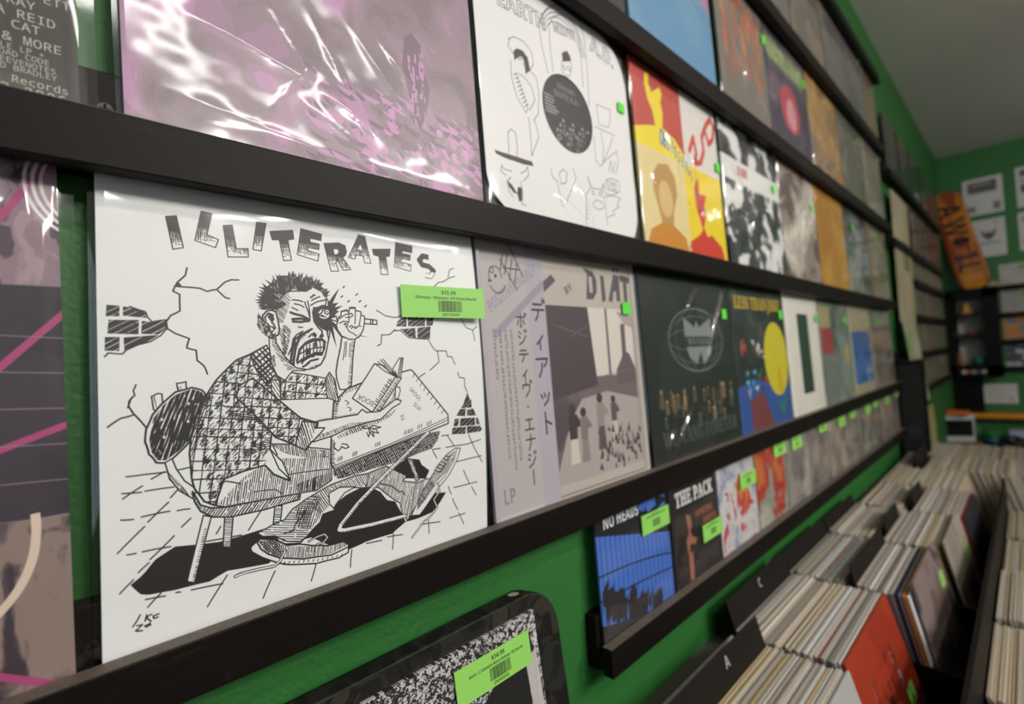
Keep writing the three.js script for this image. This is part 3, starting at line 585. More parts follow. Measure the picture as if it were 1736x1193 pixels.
const OBSESSED = {"head1":[147,-12,191,-34,174,43,189,91,293,33,321,56,292,122,306,194,283,256],"sil1":[152,-13,188,-36,174,43,199,93,306,23,324,66,296,131,310,182,281,268,429,303,534,367,519,440,3,482,27,343,133,291,219,263,192,187,151,137,135,57],"script":[595,310,680,210,699,301,655,384,735,377,813,271,793,178,885,76,993,-21,1041,29,998,145,881,216,869,144],"obs":[247,278,209,429,519,440,629,509,702,708],"head2":[121,577,196,496,317,477,382,540,394,648,314,773,267,845,192,845,168,755,126,659],"body2":[-4,945,64,885,193,840,323,836,451,884,485,947,-6,955],"sil2":[638,524,681,503,674,594,769,588,724,668,738,726,696,792,738,846,797,826,927,883,964,948,487,941,508,899,631,848,680,806,626,697,615,594]};

// ---------------------------------------------------------------- prints
// line drawing of the white cover: [kind, width, x,y list on a 2000 x 2000 cover, options]
function drawCover(g, S) {
  const INK = '#1c1917', k = S / 2000, keep = seed; seed = 99;
  g.fillStyle = '#e6e6e3'; g.fillRect(0, 0, S, S); g.save(); g.scale(k, k); g.lineJoin = g.lineCap = 'round';
  const path = (p, close) => { g.beginPath(); for (let i = 0; i < p.length; i += 2) i ? g.lineTo(p[i], p[i + 1]) : g.moveTo(p[0], p[1]); if (close) g.closePath(); };
  const wob = (p, close) => { g.beginPath(); const n = p.length / 2; for (let i = 0; i < n; i++) { const x = p[2 * i], y = p[2 * i + 1]; if (!i) g.moveTo(x, y); else { const x0 = p[2 * i - 2], y0 = p[2 * i - 1]; g.quadraticCurveTo((x0 + x) / 2 + rr(-3, 3), (y0 + y) / 2 + rr(-3, 3), x, y); } } if (close) g.closePath(); };
  const bb = (p) => { let a = [1e9, 1e9, -1e9, -1e9]; for (let i = 0; i < p.length; i += 2) a = [Math.min(a[0], p[i]), Math.min(a[1], p[i + 1]), Math.max(a[2], p[i]), Math.max(a[3], p[i + 1])]; return a; };
  const hatch = (p, deg, sp, w, col, chop = 0.25) => {
    const [x0, y0, x1, y1] = bb(p), cx = (x0 + x1) / 2, cy = (y0 + y1) / 2, R = Math.hypot(x1 - x0, y1 - y0) / 2, a = deg * Math.PI / 180, c = Math.cos(a), s = Math.sin(a);
    g.save(); path(p, true); g.clip(); g.strokeStyle = col; 
    for (let t = -R; t < R; t += sp * 1.4 * rr(0.75, 1.25)) { let q = -R + rr(0, 20); while (q < R) { const l = rr(25, 90); g.lineWidth = 1.7 * w * rr(0.7, 1.3); g.beginPath(); g.moveTo(cx + q * c - t * s, cy + q * s + t * c); g.lineTo(cx + (q + l) * c - (t + rr(-2, 2)) * s, cy + (q + l) * s + (t + rr(-2, 2)) * c); g.stroke(); q += l + (rnd() < chop ? rr(6, 16) : 0); } }
    g.restore();
  };
  for (const [kind, w, p, o] of COVER_DRAWING) {
    if (kind === 'L') { wob(p); g.strokeStyle = INK; g.lineWidth = w * 1.2; g.stroke(); }
    else if (kind === 'P') { wob(p, true); g.fillStyle = '#e6e6e3'; g.fill(); g.strokeStyle = INK; g.lineWidth = w * 1.2; g.stroke(); }
    else if (kind === 'F') { wob(p, true); g.fillStyle = INK; g.fill(); }
    else if (kind === 'W') { path(p, true); g.fillStyle = '#e6e6e3'; g.fill(); g.strokeStyle = INK; g.lineWidth = 2; g.stroke(); }
    else if (kind === 'H') hatch(p, o[0], o[1], w, INK);
    else if (kind === 'X') { hatch(p, o[0], o[1], w, '#e6e6e3', 0.6); hatch(p, o[0] - 80, o[1] * 1.6, w, INK); }
    else if (kind === 'B') { g.save(); path(p, true); g.clip(); g.fillStyle = '#3a3835'; g.fill(); g.restore(); hatch(p, -32, 8, 5.5, INK, 0.2); hatch(p, -32, 17, 1.6, '#cfcfca', 0.5); }
    else if (kind === 'S') { wob(p); g.strokeStyle = INK; g.lineWidth = w; g.lineCap = 'butt'; g.stroke(); g.lineCap = 'round'; g.save(); const [, y0, , y1] = bb(p); g.beginPath(); g.rect(0, y0 + (y1 - y0) * 0.78, 2000, 300); g.clip(); wob(p); g.strokeStyle = '#e6e6e3'; g.lineWidth = w - 9; g.stroke(); g.restore(); }
    else if (kind === 'G') { // block letter: dark head fading into cross-hatching, open foot
      path(p, true); g.fillStyle = '#e6e6e3'; g.fill(); const [x0, y0, x1, y1] = bb(p), m = y0 + (y1 - y0) * 0.5;
      g.save(); path(p, true); g.clip(); g.fillStyle = INK; g.fillRect(x0 - 5, y0 - 5, x1 - x0 + 10, m - y0); g.strokeStyle = INK; g.lineWidth = 2.6;
      for (let y = m - 8; y < y0 + (y1 - y0) * 0.86; y += 5 + (y - m) * 0.06) { let x = x0; while (x < x1) { const l = rr(8, 26); if (rnd() > (y - m) / (y1 - m) * 0.9) { g.beginPath(); g.moveTo(x, y); g.lineTo(x + l, y + rr(-1.5, 1.5)); g.stroke(); } x += l; } }
      for (let x = x0; x < x1; x += rr(3.5, 7)) { g.beginPath(); g.moveTo(x, m - 12); g.lineTo(x + rr(-2, 2), m + (y1 - m) * rr(0.1, 0.75)); g.stroke(); }
      g.restore(); path(p, true); g.strokeStyle = INK; g.lineWidth = 5; g.stroke();
    } else if (kind === 'T') { wob(p); g.strokeStyle = INK; g.lineWidth = w; g.stroke(); path(p); g.strokeStyle = '#e6e6e3'; g.lineWidth = w - 8; g.stroke(); }
    else if (kind === 'K') { g.strokeStyle = INK; g.lineWidth = w * 0.7; for (let i = 2; i < p.length; i += 2) { const dx = p[i] - p[i - 2], dy = p[i + 1] - p[i - 1], L = Math.hypot(dx, dy), nx = -dy / L, ny = dx / L; for (let t = 0; t < L; t += o[0] * rr(0.7, 1.3)) { const x = p[i - 2] + dx * t / L, y = p[i - 1] + dy * t / L; g.beginPath(); g.moveTo(x, y); g.lineTo(x + nx * o[1] * rr(0.6, 1.2) + dx / L * 4, y + ny * o[1] * rr(0.6, 1.2) + dy / L * 4); g.stroke(); } } }
    else if (kind === 'Q') { // plaid cloth: thin lines both ways and scribbled dark checks
      hatch(p, 98, 34, 3, INK, 0); hatch(p, 8, 34, 3, INK, 0);
      g.save(); path(p, true); g.clip(); g.strokeStyle = INK; g.lineWidth = 3.2; const [x0, y0, x1, y1] = bb(p);
      for (let y = y0; y < y1; y += 40) for (let x = x0; x < x1; x += 40) { const on = (Math.round((x - x0) / 40) + Math.round((y - y0) / 40)) % 2, q = on ? rr(15, 27) : rr(2, 9); for (let i = 0; i < q; i++) { const a = x + rr(-13, 13) + (y - y0) * 0.12, b = y + rr(-17, 17), l = rr(9, 26); g.beginPath(); g.moveTo(a, b); g.lineTo(a + l * 0.62, b - l * rr(0.3, 0.8)); g.stroke(); } }
      g.restore();
    } else if (kind === 'h') { // tufted hair
      path(p, true); g.fillStyle = INK; g.fill(); const [x0, y0, x1, y1] = bb(p), cx = (x0 + x1) / 2, cy = y1;
      for (let i = 0; i < p.length; i += 2) for (let j = 0; j < 7; j++) { const f = rnd(), n = (i + 2) % p.length, x = p[i] + (p[n] - p[i]) * f, y = p[i + 1] + (p[n + 1] - p[i + 1]) * f, a = Math.atan2(y - cy, x - cx) + rr(-0.35, 0.35), l = rr(10, 34); g.beginPath(); g.moveTo(x - Math.sin(a) * 5, y + Math.cos(a) * 5); g.lineTo(x + Math.cos(a) * l, y + Math.sin(a) * l); g.lineTo(x + Math.sin(a) * 5, y - Math.cos(a) * 5); g.fill(); }
      g.save(); path(p, true); g.clip(); g.strokeStyle = '#e6e6e3'; for (let i = 0; i < 110; i++) { const x = rr(x0, x1), y = rr(y0, y1), a = Math.atan2(y - cy, x - cx) + rr(-0.3, 0.3), l = rr(8, 26); g.lineWidth = rr(1, 3); g.beginPath(); g.moveTo(x, y); g.lineTo(x + Math.cos(a) * l, y + Math.sin(a) * l); g.stroke(); } g.restore();
    } else if (kind === 't') { g.save(); g.translate(p[0], p[1]); g.rotate(o[0] * Math.PI / 180); g.fillStyle = INK; g.font = w + 'px sans-serif'; g.textAlign = 'center'; g.textBaseline = 'middle'; g.fillText(o[1], 0, 0); g.restore(); }
  }
  g.restore(); seed = keep;
}
const poly = (g, p, k = 1, close = true) => { g.beginPath(); for (let i = 0; i < p.length; i += 2) i ? g.lineTo(p[i] * k, p[i + 1] * k) : g.moveTo(p[0] * k, p[1] * k); if (close) g.closePath(); };
// mottled two- or three-colour art
function blot(g, x, y, w, h, cols, freq, s, warp = 1.2) {
  const im = g.getImageData(x, y, w, h), C = cols.map((c) => { const v = new THREE.Color(c); return [v.r, v.g, v.b].map((t) => 255 * (t <= 0.0031308 ? 12.92 * t : 1.055 * Math.pow(t, 1 / 2.4) - 0.055)); });
  for (let j = 0; j < h; j++) for (let i = 0; i < w; i++) { const a = i / w * freq, b = j / h * freq, n = fbm(a + warp * fbm(a, b, s + 20, 3), b + warp * fbm(a + 5, b, s + 30, 3), s, 5), t = Math.min(0.999, Math.max(0, (n - 0.28) / 0.42)) * (C.length - 1), q = Math.floor(t), f = Math.min(1, Math.max(0, (t - q - 0.35) / 0.3)); for (let c = 0; c < 3; c++) im.data[(j * w + i) * 4 + c] = C[q][c] * (1 - f) + C[Math.min(q + 1, C.length - 1)][c] * f; im.data[(j * w + i) * 4 + 3] = 255; }
  g.putImageData(im, x, y);
}
const art = (cols, freq, s, extra, size = 256) => canvasTex(size, size, (g, w, h) => { blot(g, 0, 0, w, h, cols, freq, s); if (extra) extra(g, w, h); });
const text = (g, t, x, y, px, col, { font = 'sans-serif', bold = true, align = 'left', turn = 0, sx = 1, stroke } = {}) => { g.save(); g.translate(x, y); g.rotate(turn); g.scale(sx, 1); g.font = (bold ? 'bold ' : '') + px + 'px ' + font; g.textAlign = align; g.fillStyle = col; if (stroke) { g.strokeStyle = col; g.lineWidth = stroke; g.strokeText(t, 0, 0); } else g.fillText(t, 0, 0); g.restore(); };
const KANA = { 'de': [[20, 25, 75, 25], [10, 48, 90, 48], [52, 48, 48, 70, 30, 92], [80, 6, 86, 18], [91, 2, 97, 14]], 'te': [[20, 25, 75, 25], [10, 48, 90, 48], [52, 48, 48, 70, 30, 92]], 'i': [[66, 40, 46, 62, 26, 75], [47, 60, 47, 98]], 'a': [[12, 20, 85, 20, 75, 40, 60, 52], [48, 38, 45, 65, 25, 94]], 'tsu': [[26, 52, 33, 66], [47, 47, 54, 62], [79, 47, 70, 75, 42, 96]], 'to': [[42, 8, 42, 96], [42, 42, 79, 60]], 'po': [[10, 32, 85, 32], [48, 12, 48, 92, 38, 85], [28, 50, 15, 76], [66, 50, 82, 76], [88, 8, 96, 14, 90, 22, 83, 15, 88, 8]], 'ji': [[22, 18, 38, 28], [14, 42, 30, 52], [20, 92, 55, 76, 82, 40], [70, 8, 76, 20], [84, 4, 90, 16]], 'vu': [[48, 6, 48, 24], [18, 45, 18, 24, 82, 24, 75, 60, 40, 94], [86, 2, 91, 12], [96, 0, 101, 9]], 'dot': [[47, 47, 53, 53]], 'e': [[20, 22, 80, 22], [50, 22, 50, 80], [10, 80, 90, 80]], 'na': [[10, 35, 90, 35], [52, 8, 50, 60, 28, 96]], 'bar': [[50, 8, 50, 92]] };
function kana(g, list, x, y, size, step, lw, col) { g.strokeStyle = col; g.lineWidth = lw; g.lineCap = 'round'; list.forEach((n, i) => { for (const s of KANA[n]) { poly(g, s.map((v, j) => (j % 2 ? y + i * step : x) + v * size / 100), 1, false); g.stroke(); } }); }

const cornerArt = [['#6d5c48', '#7d6a54', '#8a7a60'], ['#6a6a62', '#7b7a70', '#585a55'], ['#6a6a4c', '#7a7a5c', '#5a6048'], ['#8a806c', '#766e5c', '#98907c']].map((c, i) => art(c, 4, 201 + i, null, 64));
const darkArt = [['#2c302e', '#3a3c3a', '#24282a'], ['#3c2e24', '#4a382a', '#2c2420'], ['#2a2c2c', '#343a3a', '#402e22']].map((c, i) => art(c, 3, 211 + i, null, 64));
const coverTex = canvasTex(2048, 2048, (g, w) => drawCover(g, w));

// ---------------------------------------------------------------- third row (on ledge B): the large white cover and its neighbours
const coverBend = (u, v) => 0.0075 * u * u * Math.sin(Math.PI * v) - 0.001;
{
  const g = record({ label: 'white ILLITERATES record cover with a black ink drawing of a man at a school desk', x0: 0.0315, x1: 0.3675, lip: LIP.B, H: 0.330, T: 0.0035, tex: coverTex, lean: 0.02, turn: -0.01932, bend: coverBend, n: 110, over: 0.004,
    fold: folds(3, { swell: 0.0022, freq: 2.2, creases: 2, height: 0.0004, lines: [[0.2, 0.965, 0.9, 0.93, 0.03, 0.0016], [0.45, 0.93, 0.62, 0.86, 0.015, 0.0007]] }), rough: 0.5 });
  g.position.x = 0.1995 + 0.0; 
  const m = std(0xffffff, 0.55, { map: stickerTex(['$15.99', 'Illiterates - Illiterates / Kill Enemy Records'], '2202158539') });
  const s = sticker(g, m, 0.116, 0.2515, 0.1, 0.0325, 0.013, 0.0098); s.rotation.y = -0.10; s.castShadow = true;
}
record({ label: 'dark plum record cover crossed by bright pink diagonal lines, beside the ILLITERATES cover', x0: -0.3115, x1: 0.0245, lip: LIP.B, n: 90, over: 0.0085, T: 0.006, seed: 4,
  fold: folds(14, { swell: 0.002, freq: 6, creases: 4, lines: [[0.955, 0.9, 0.95, 0.3, 0.006, 0.002], [0.975, 0.62, 0.985, 0.1, 0.005, 0.0018], [0.93, 0.98, 0.95, 0.7, 0.008, 0.002], [0.96, 0.35, 0.99, 0.12, 0.006, 0.0022]] }),
  tex: canvasTex(1024, 1024, (g, w) => { blot(g, 0, 0, w, w, ['#2a222b', '#352b35', '#4c3d46'], 3, 5); blot(g, 880, 0, 144, 250, ['#4d3d46', '#8c747e', '#a38b91'], 4, 6); blot(g, 880, 700, 144, 324, ['#3b2f36', '#8a766e', '#544650'], 1.6, 8);
    g.strokeStyle = '#a83f72'; g.lineWidth = 13; for (const [a, b, c, d] of [[1010, 0, 900, 190], [1030, 300, 880, 470], [1030, 525, 860, 590], [860, 930, 1030, 1040]]) { g.beginPath(); g.moveTo(a, b); g.lineTo(c, d); g.stroke(); }
    g.strokeStyle = '#857884'; g.lineWidth = 2; for (let y = 350; y < 800; y += 70) { g.beginPath(); g.moveTo(800, y - 12); g.lineTo(1024, y + 4); g.stroke(); }
    g.strokeStyle = '#e8dfe2'; g.lineWidth = 6; for (let r = 90; r < 125; r += 12) { g.beginPath(); g.arc(1090, 40, r, 0, 7); g.stroke(); }
    g.strokeStyle = '#d8c2ae'; g.lineWidth = 14; g.beginPath(); g.moveTo(975, 690); g.quadraticCurveTo(985, 830, 880, 890); g.stroke(); }) });
const smallPrint = (g, x, y0, y1, s) => { g.strokeStyle = '#6f6570'; g.lineWidth = 1.8; const keep = seed; seed = s; for (let y = y0; y < y1; y += 15) for (let q = 0; q < 4; q++) { const a = rr(-6, 6), b = rr(0, 12), v = rnd() < 0.5; g.beginPath(); g.moveTo(x + (v ? a : -6), y + (v ? 0 : b)); g.lineTo(x + (v ? a + rr(-3, 3) : 6), y + (v ? 12 : b)); g.stroke(); } seed = keep; };
{
  const g = record({ label: 'cream and grey DIÄT record cover with a sepia street photograph', x0: 0.376, x1: 0.711, lip: LIP.B, n: 80, seed: 5, T: 0.005, film: filmMatte, fold: folds(6, { swell: 0.0012, creases: 2, height: 0.0005, lines: [[0.38, 0.985, 0.72, 0.955, 0.008, 0.0012]] }),
    tex: canvasTex(1400, 1400, (g, w) => { const k = w / 1000; g.fillStyle = '#b5aca2'; g.fillRect(0, 0, w, w);
      g.save(); g.scale(k, k); blot(g, 0, 0, 1, 1, ['#000000', '#000000'], 1, 1);
      g.restore(); blot(g, (340 * k) | 0, (221 * k) | 0, (610 * k) | 0, (715 * k) | 0, ['#5a4d50', '#6f6163', '#8b7d7c'], 3, 12);
      g.save(); g.scale(k, k);
      g.fillStyle = '#d2c8bf'; g.fillRect(610, 221, 335, 300); g.fillStyle = '#63565a'; poly(g, [735, 221, 750, 221, 748, 520, 730, 520]); g.fill(); poly(g, [850, 290, 885, 290, 880, 420, 905, 430, 945, 500, 945, 560, 780, 570, 790, 500, 845, 440]); g.fill(); 
      g.fillStyle = '#a89a98'; poly(g, [820, 230, 945, 250, 945, 310, 880, 290]); g.fill(); g.fillStyle = '#4b4044'; poly(g, [340, 221, 610, 221, 640, 560, 340, 600]); g.fill(); g.strokeStyle = '#7b6e70'; g.lineWidth = 3; for (const [a, b, c, d] of [[380, 300, 600, 350], [480, 350, 600, 300], [700, 520, 945, 500]]) { g.beginPath(); g.moveTo(a, b); g.lineTo(c, d); g.stroke(); }
      g.fillStyle = '#a99d99'; poly(g, [340, 880, 430, 700, 520, 610, 700, 590, 945, 640, 945, 935, 340, 935]); g.fill(); blotClip(g, [340, 620, 480, 620, 430, 720, 345, 800], '#54484b');
      const person = (x, y, s, top, low) => { g.fillStyle = low; poly(g, [x - 14 * s, y, x + 14 * s, y, x + 18 * s, y + 70 * s, x - 22 * s, y + 70 * s]); g.fill(); g.fillStyle = top; poly(g, [x - 18 * s, y - 62 * s, x + 16 * s, y - 62 * s, x + 40 * s, y - 30 * s, x + 16 * s, y - 25 * s, x + 15 * s, y + 4 * s, x - 18 * s, y + 4 * s]); g.fill(); g.fillStyle = '#3d3437'; g.beginPath(); g.arc(x, y - 76 * s, 14 * s, 0, 7); g.fill(); };
      person(450, 760, 1.5, '#3d3337', '#c9beb4'); person(520, 770, 1.4, '#7d7070', '#8b7e7c'); person(640, 730, 1.5, '#8f8482', '#5b4f52'); person(740, 720, 1.2, '#5c5053', '#c0b5ac');
      g.fillStyle = '#4a3f42'; const keep = seed; seed = 41; for (let i = 0; i < 60; i++) { const x = rr(600, 930), y = rr(760, 930); poly(g, [x, y, x + rr(4, 22), y - rr(10, 50), x + rr(10, 30), y + rr(0, 16)]); g.fill(); } seed = keep;
      g.strokeStyle = '#7c7078'; g.lineWidth = 6; g.strokeRect(20, 14, 940, 960);
      g.save(); g.translate(600, 185); g.scale(1, 1.15); g.fillStyle = '#5a4c57'; for (const [x, p] of [[0, [0, -120, 70, -110, 95, -80, 90, -30, 60, 0, 10, 0, 30, -95]], [125, [0, -100, 28, -96, 30, 0, 0, 8]], [175, [0, 0, 55, -110, 100, -105, 95, 0, 66, 0, 66, -40, 45, -40, 30, 5]], [290, [-10, -112, 70, -104, 66, -80, 45, -80, 40, 10, 12, 12, 14, -84, -10, -84]]]) { poly(g, p.map((v, i) => i % 2 ? v : v + x)); g.fill(); } g.fillStyle = '#b5aca2'; g.fillRect(38, -88, 24, 62); g.fillStyle = '#5a4c57'; for (const x of [235, 265]) { g.beginPath(); g.arc(x, -128, 9, 0, 7); g.fill(); } g.restore();
      text(g, 'BY', 475, 175, 44, '#5a4c57', { turn: -0.5 });
      g.fillStyle = '#5a4c57'; poly(g, [60, 315, 390, 95, 415, 120, 85, 342]); g.fill(); text(g, 'POSITIVE ENERGY', 62, 268, 58, '#6d6069', { turn: -0.53, sx: 0.66 });
      g.restore(); }) });
  const obi = part('paper_band', jacketGeo(0.112, 0.329, 0.0002, 1, 1), std(0xffffff, 0.6, { map: canvasTex(512, 1400, (g, w, h) => { const k = h / 1000; g.save(); g.scale(k, k); g.fillStyle = '#bcb6ba'; g.fillRect(0, 0, 400, 1000); g.fillStyle = '#aca5ae'; g.fillRect(0, 0, 22, 1000); g.fillRect(262, 0, 110, 1000); g.fillStyle = '#b3abaa'; g.fillRect(22, 22, 240, 950);
      text(g, 'POSITIVE ENERGY', 52, 262, 58, '#9b919f', { turn: -0.53, sx: 0.66 }); g.fillStyle = '#9b919f'; poly(g, [50, 335, 362, 122, 372, 150, 70, 356]); g.fill();
      g.strokeStyle = '#3b3236'; g.lineWidth = 5; for (const s of [[120, 60, 205, 175], [175, 0, 245, 120], [135, 95, 232, 95], [140, 40, 120, 105], [165, 40, 140, 120], [190, 55, 165, 140], [215, 70, 195, 150]]) { poly(g, s, 1, false); g.stroke(); }
      g.lineWidth = 4; g.beginPath(); g.arc(90, 125, 32, 2.2, 6.6); g.stroke(); g.beginPath(); g.arc(100, 150, 40, 0.2, 2.8); g.stroke(); g.beginPath(); g.arc(74, 108, 10, 0, 7); g.stroke(); g.fillStyle = '#3b3236'; g.beginPath(); g.arc(92, 128, 7, 0, 7); g.fill(); poly(g, [50, 140, 66, 146, 56, 156]); g.fill();
      kana(g, ['de', 'i', 'a', 'tsu', 'to'], 272, 200, 92, 108, 8.5, '#352c31'); kana(g, ['po', 'ji', 'te', 'i', 'vu', 'dot', 'e', 'na', 'ji', 'bar'], 182, 255, 62, 64.5, 6, '#352c31');
      smallPrint(g, 152, 320, 800, 3); smallPrint(g, 122, 320, 830, 4); smallPrint(g, 92, 320, 780, 5); smallPrint(g, 62, 322, 500, 6); text(g, 'LP', 42, 935, 74, '#8c8295', { sx: 0.8 }); g.restore(); }) }), g, 'pale paper band with dark Japanese lettering');
  obi.position.set(-0.1095, -0.0005, 0.0006);
  sticker(g, stickerPlain, 0.132, 0.257, 0.022, 0.019, 0, 0.0035);
}
function blotClip(g, p, c) { g.fillStyle = c; poly(g, p); g.fill(); }
record({ label: 'dark grey WU-TANG record cover with a globe emblem in a shiny creased sleeve', x0: 0.714, x1: 1.069, lip: LIP.B, n: 170, T: 0.009, seed: 6, z: 0.0265,
  fold: folds(8, { swell: 0.0022, freq: 3, creases: 3, lines: [[0.93, 0.99, 0.5, 0.35, 0.015, 0.0062], [0.5, 0.35, 0.12, 0.02, 0.016, 0.006], [0.66, 0.99, 0.40, 0.76, 0.02, 0.0075], [0.90, 0.98, 0.76, 0.62, 0.014, 0.006], [0.06, 0.02, 0.24, 0.22, 0.02, 0.006]] }),
  sticker: [0.885, 0.785, 0.021, 0.02],
  tex: canvasTex(768, 768, (g, w) => { const k = w / 1000; blot(g, 0, 0, w, w, ['#121313', '#191b1b', '#222424'], 2, 9); g.save(); g.scale(k, k); g.strokeStyle = '#77797a'; g.lineWidth = 6; g.beginPath(); g.ellipse(545, 370, 310, 178, 0, 0, 7); g.stroke(); g.lineWidth = 3; for (const r of [0.35, 0.75]) { g.beginPath(); g.ellipse(545, 370, 310 * r, 178, 0, 0, 7); g.stroke(); g.beginPath(); g.ellipse(545, 370, 310, 178 * r, 0, 0, 7); g.stroke(); }
    g.fillStyle = '#7d8082'; poly(g, [405, 245, 520, 300, 545, 262, 572, 300, 712, 245, 725, 380, 690, 460, 590, 510, 572, 440, 545, 470, 520, 508, 440, 470, 405, 390]); g.fill(); g.fillStyle = '#2a2e2e'; g.fillRect(400, 352, 330, 58); text(g, 'WU-TANG', 562, 398, 50, '#7d8082', { align: 'center', font: 'serif' });
    const keep = seed; seed = 17; for (let i = 0; i < 34; i++) { const x = rr(60, 960), y = rr(660, 830), s = rr(0.6, 1.3); g.fillStyle = ['#8d6f4d', '#5f4d38', '#6d6a62', '#a8845a'][i % 4]; g.beginPath(); g.arc(x, y - 30 * s, 11 * s, 0, 7); g.fill(); poly(g, [x - 15 * s, y - 18 * s, x + 15 * s, y - 18 * s, x + 20 * s, y + 40 * s, x - 20 * s, y + 40 * s]); g.globalAlpha = 0.5; g.fill(); g.globalAlpha = 1; } seed = keep;
    text(g, 'WU-TANG FOREVER', 95, 915, 112, '#4b4f50', { font: 'serif', sx: 0.74 }); g.restore(); }) });
record({ label: 'LESS THAN JAKE record cover with a big yellow oval on a dark ground', x0: 1.071, x1: 1.402, lip: LIP.B, seed: 7, sticker: [0.9, 0.81, 0.022, 0.022],
  tex: canvasTex(512, 512, (g, w) => { const k = w / 1000; blot(g, 0, 0, w, w, ['#1a1d22', '#2a2c30', '#45423f'], 5, 21); g.save(); g.scale(k, k); g.fillStyle = '#2f4a8c'; poly(g, [0, 690, 300, 640, 600, 700, 1000, 680, 1000, 1000, 0, 1000]); g.fill(); g.fillStyle = '#c2b52a'; g.beginPath(); g.ellipse(755, 520, 245, 270, 0, 0, 7); g.fill(); g.fillStyle = '#c49a18'; poly(g, [740, 620, 800, 560, 850, 760, 760, 780]); g.fill();
    const keep = seed; seed = 23; for (let i = 0; i < 40; i++) { g.fillStyle = ['#b3302c', '#d6d8d2', '#3d7a3c', '#5fa8c8', '#1c1c22'][i % 5]; const x = rr(90, 480), y = rr(350, 720); poly(g, [x, y, x + rr(10, 70), y + rr(-20, 20), x + rr(0, 60), y + rr(10, 80)]); g.fill(); } seed = keep;
    g.fillStyle = '#6e3038'; poly(g, [180, 780, 430, 740, 600, 1000, 190, 1000]); g.fill(); g.fillStyle = '#2f7f42'; poly(g, [640, 760, 780, 880, 930, 740, 800, 940]); g.fill();
    text(g, 'LESS THAN JAKE', 500, 165, 118, '#d8b41e', { align: 'center', sx: 0.86, font: 'serif' }); g.restore(); }) });
record({ label: 'off-white record cover with one tall dark green bar', x0: 1.402, x1: 1.70, lip: LIP.B, seed: 8, sticker: [0.9, 0.80, 0.022, 0.022], tex: canvasTex(256, 256, (g, w) => { g.fillStyle = '#d9d3c8'; g.fillRect(0, 0, w, w); g.fillStyle = '#232b29'; g.fillRect(w * 0.34, w * 0.17, w * 0.32, w * 0.66); g.fillStyle = '#2d4a3c'; for (let i = 0; i < 4; i++) g.fillRect(w * (0.39 + i * 0.07), w * 0.2, 4, w * 0.58); }) });
record({ label: 'grey-green record cover with tan and red blocks', x0: 1.70, x1: 2.055, lip: LIP.B, seed: 9, sticker: [0.85, 0.80, 0.024, 0.022], tex: art(['#4d554e', '#6d716a', '#7f8a80'], 3, 31, (g, w) => { g.fillStyle = '#a08f6a'; g.fillRect(10, 20, w * 0.32, 50); g.fillStyle = '#963039'; g.fillRect(12, 72, w * 0.34, 62); g.fillStyle = '#b79a62'; g.fillRect(w * 0.78, 120, 36, 40); }) });
record({ label: 'tan record cover with a large blue square', x0: 2.06, x1: 2.40, lip: LIP.B, seed: 10, sticker: [0.86, 0.83, 0.024, 0.022], tex: canvasTex(256, 256, (g, w) => { g.fillStyle = '#a89a80'; g.fillRect(0, 0, w, w); g.save(); blot(g, 14, 80, 215, 146, ['#3c5f9c', '#456cab', '#8299b4'], 2, 33); g.restore(); }) });
record({ label: 'brownish grey record cover at the far end of the ILLITERATES row', x0: 2.41, x1: 2.815, lip: LIP.B, seed: 11, sticker: [0.35, 0.83, 0.026, 0.022], tex: art(['#6d6458', '#8b8174', '#59666a'], 3, 35) });

// ---------------------------------------------------------------- second row (on ledge A)
record({ label: 'black record cover with small white capitals, beside the mauve cover', x0: -0.2985, x1: 0.037, lip: LIP.A, n: 70, over: 0.010, T: 0.006, seed: 12, fold: folds(21, { swell: 0.0012, freq: 5, creases: 3, lines: [[0.985, 0.98, 0.99, 0.1, 0.004, 0.002], [0.995, 0.5, 0.985, 0.02, 0.006, 0.0022]] }),
  tex: canvasTex(1536, 1536, (g, w) => { const k = w / 1000; g.fillStyle = '#26221e'; g.fillRect(0, 0, w, w); g.save(); g.scale(k, k); g.fillStyle = '#2f2a23'; g.fillRect(700, 0, 278, 1000); const T2 = (t, x, y, px) => text(g, t, x, y, px, '#b9b4a8', { align: 'right', font: 'monospace', bold: false, sx: 0.98 });
    T2('ETT', 992, 775, 24); T2('KAY', 940, 797, 24); T2('RA REID', 968, 822, 24); T2('Y CAT', 946, 845, 24); T2('Y & MORE', 976, 872, 24); T2('TRIPLE LP +', 950, 888, 15); T2('DOWNLOAD CODE', 957, 901, 15); T2('SLEEVENOTES', 966, 915, 15); T2('LLOYD BRADLEY', 967, 928, 15); T2('Soul Jazz Records', 984, 951, 20); T2('1973-2006', 981, 975, 27); g.restore(); }) });
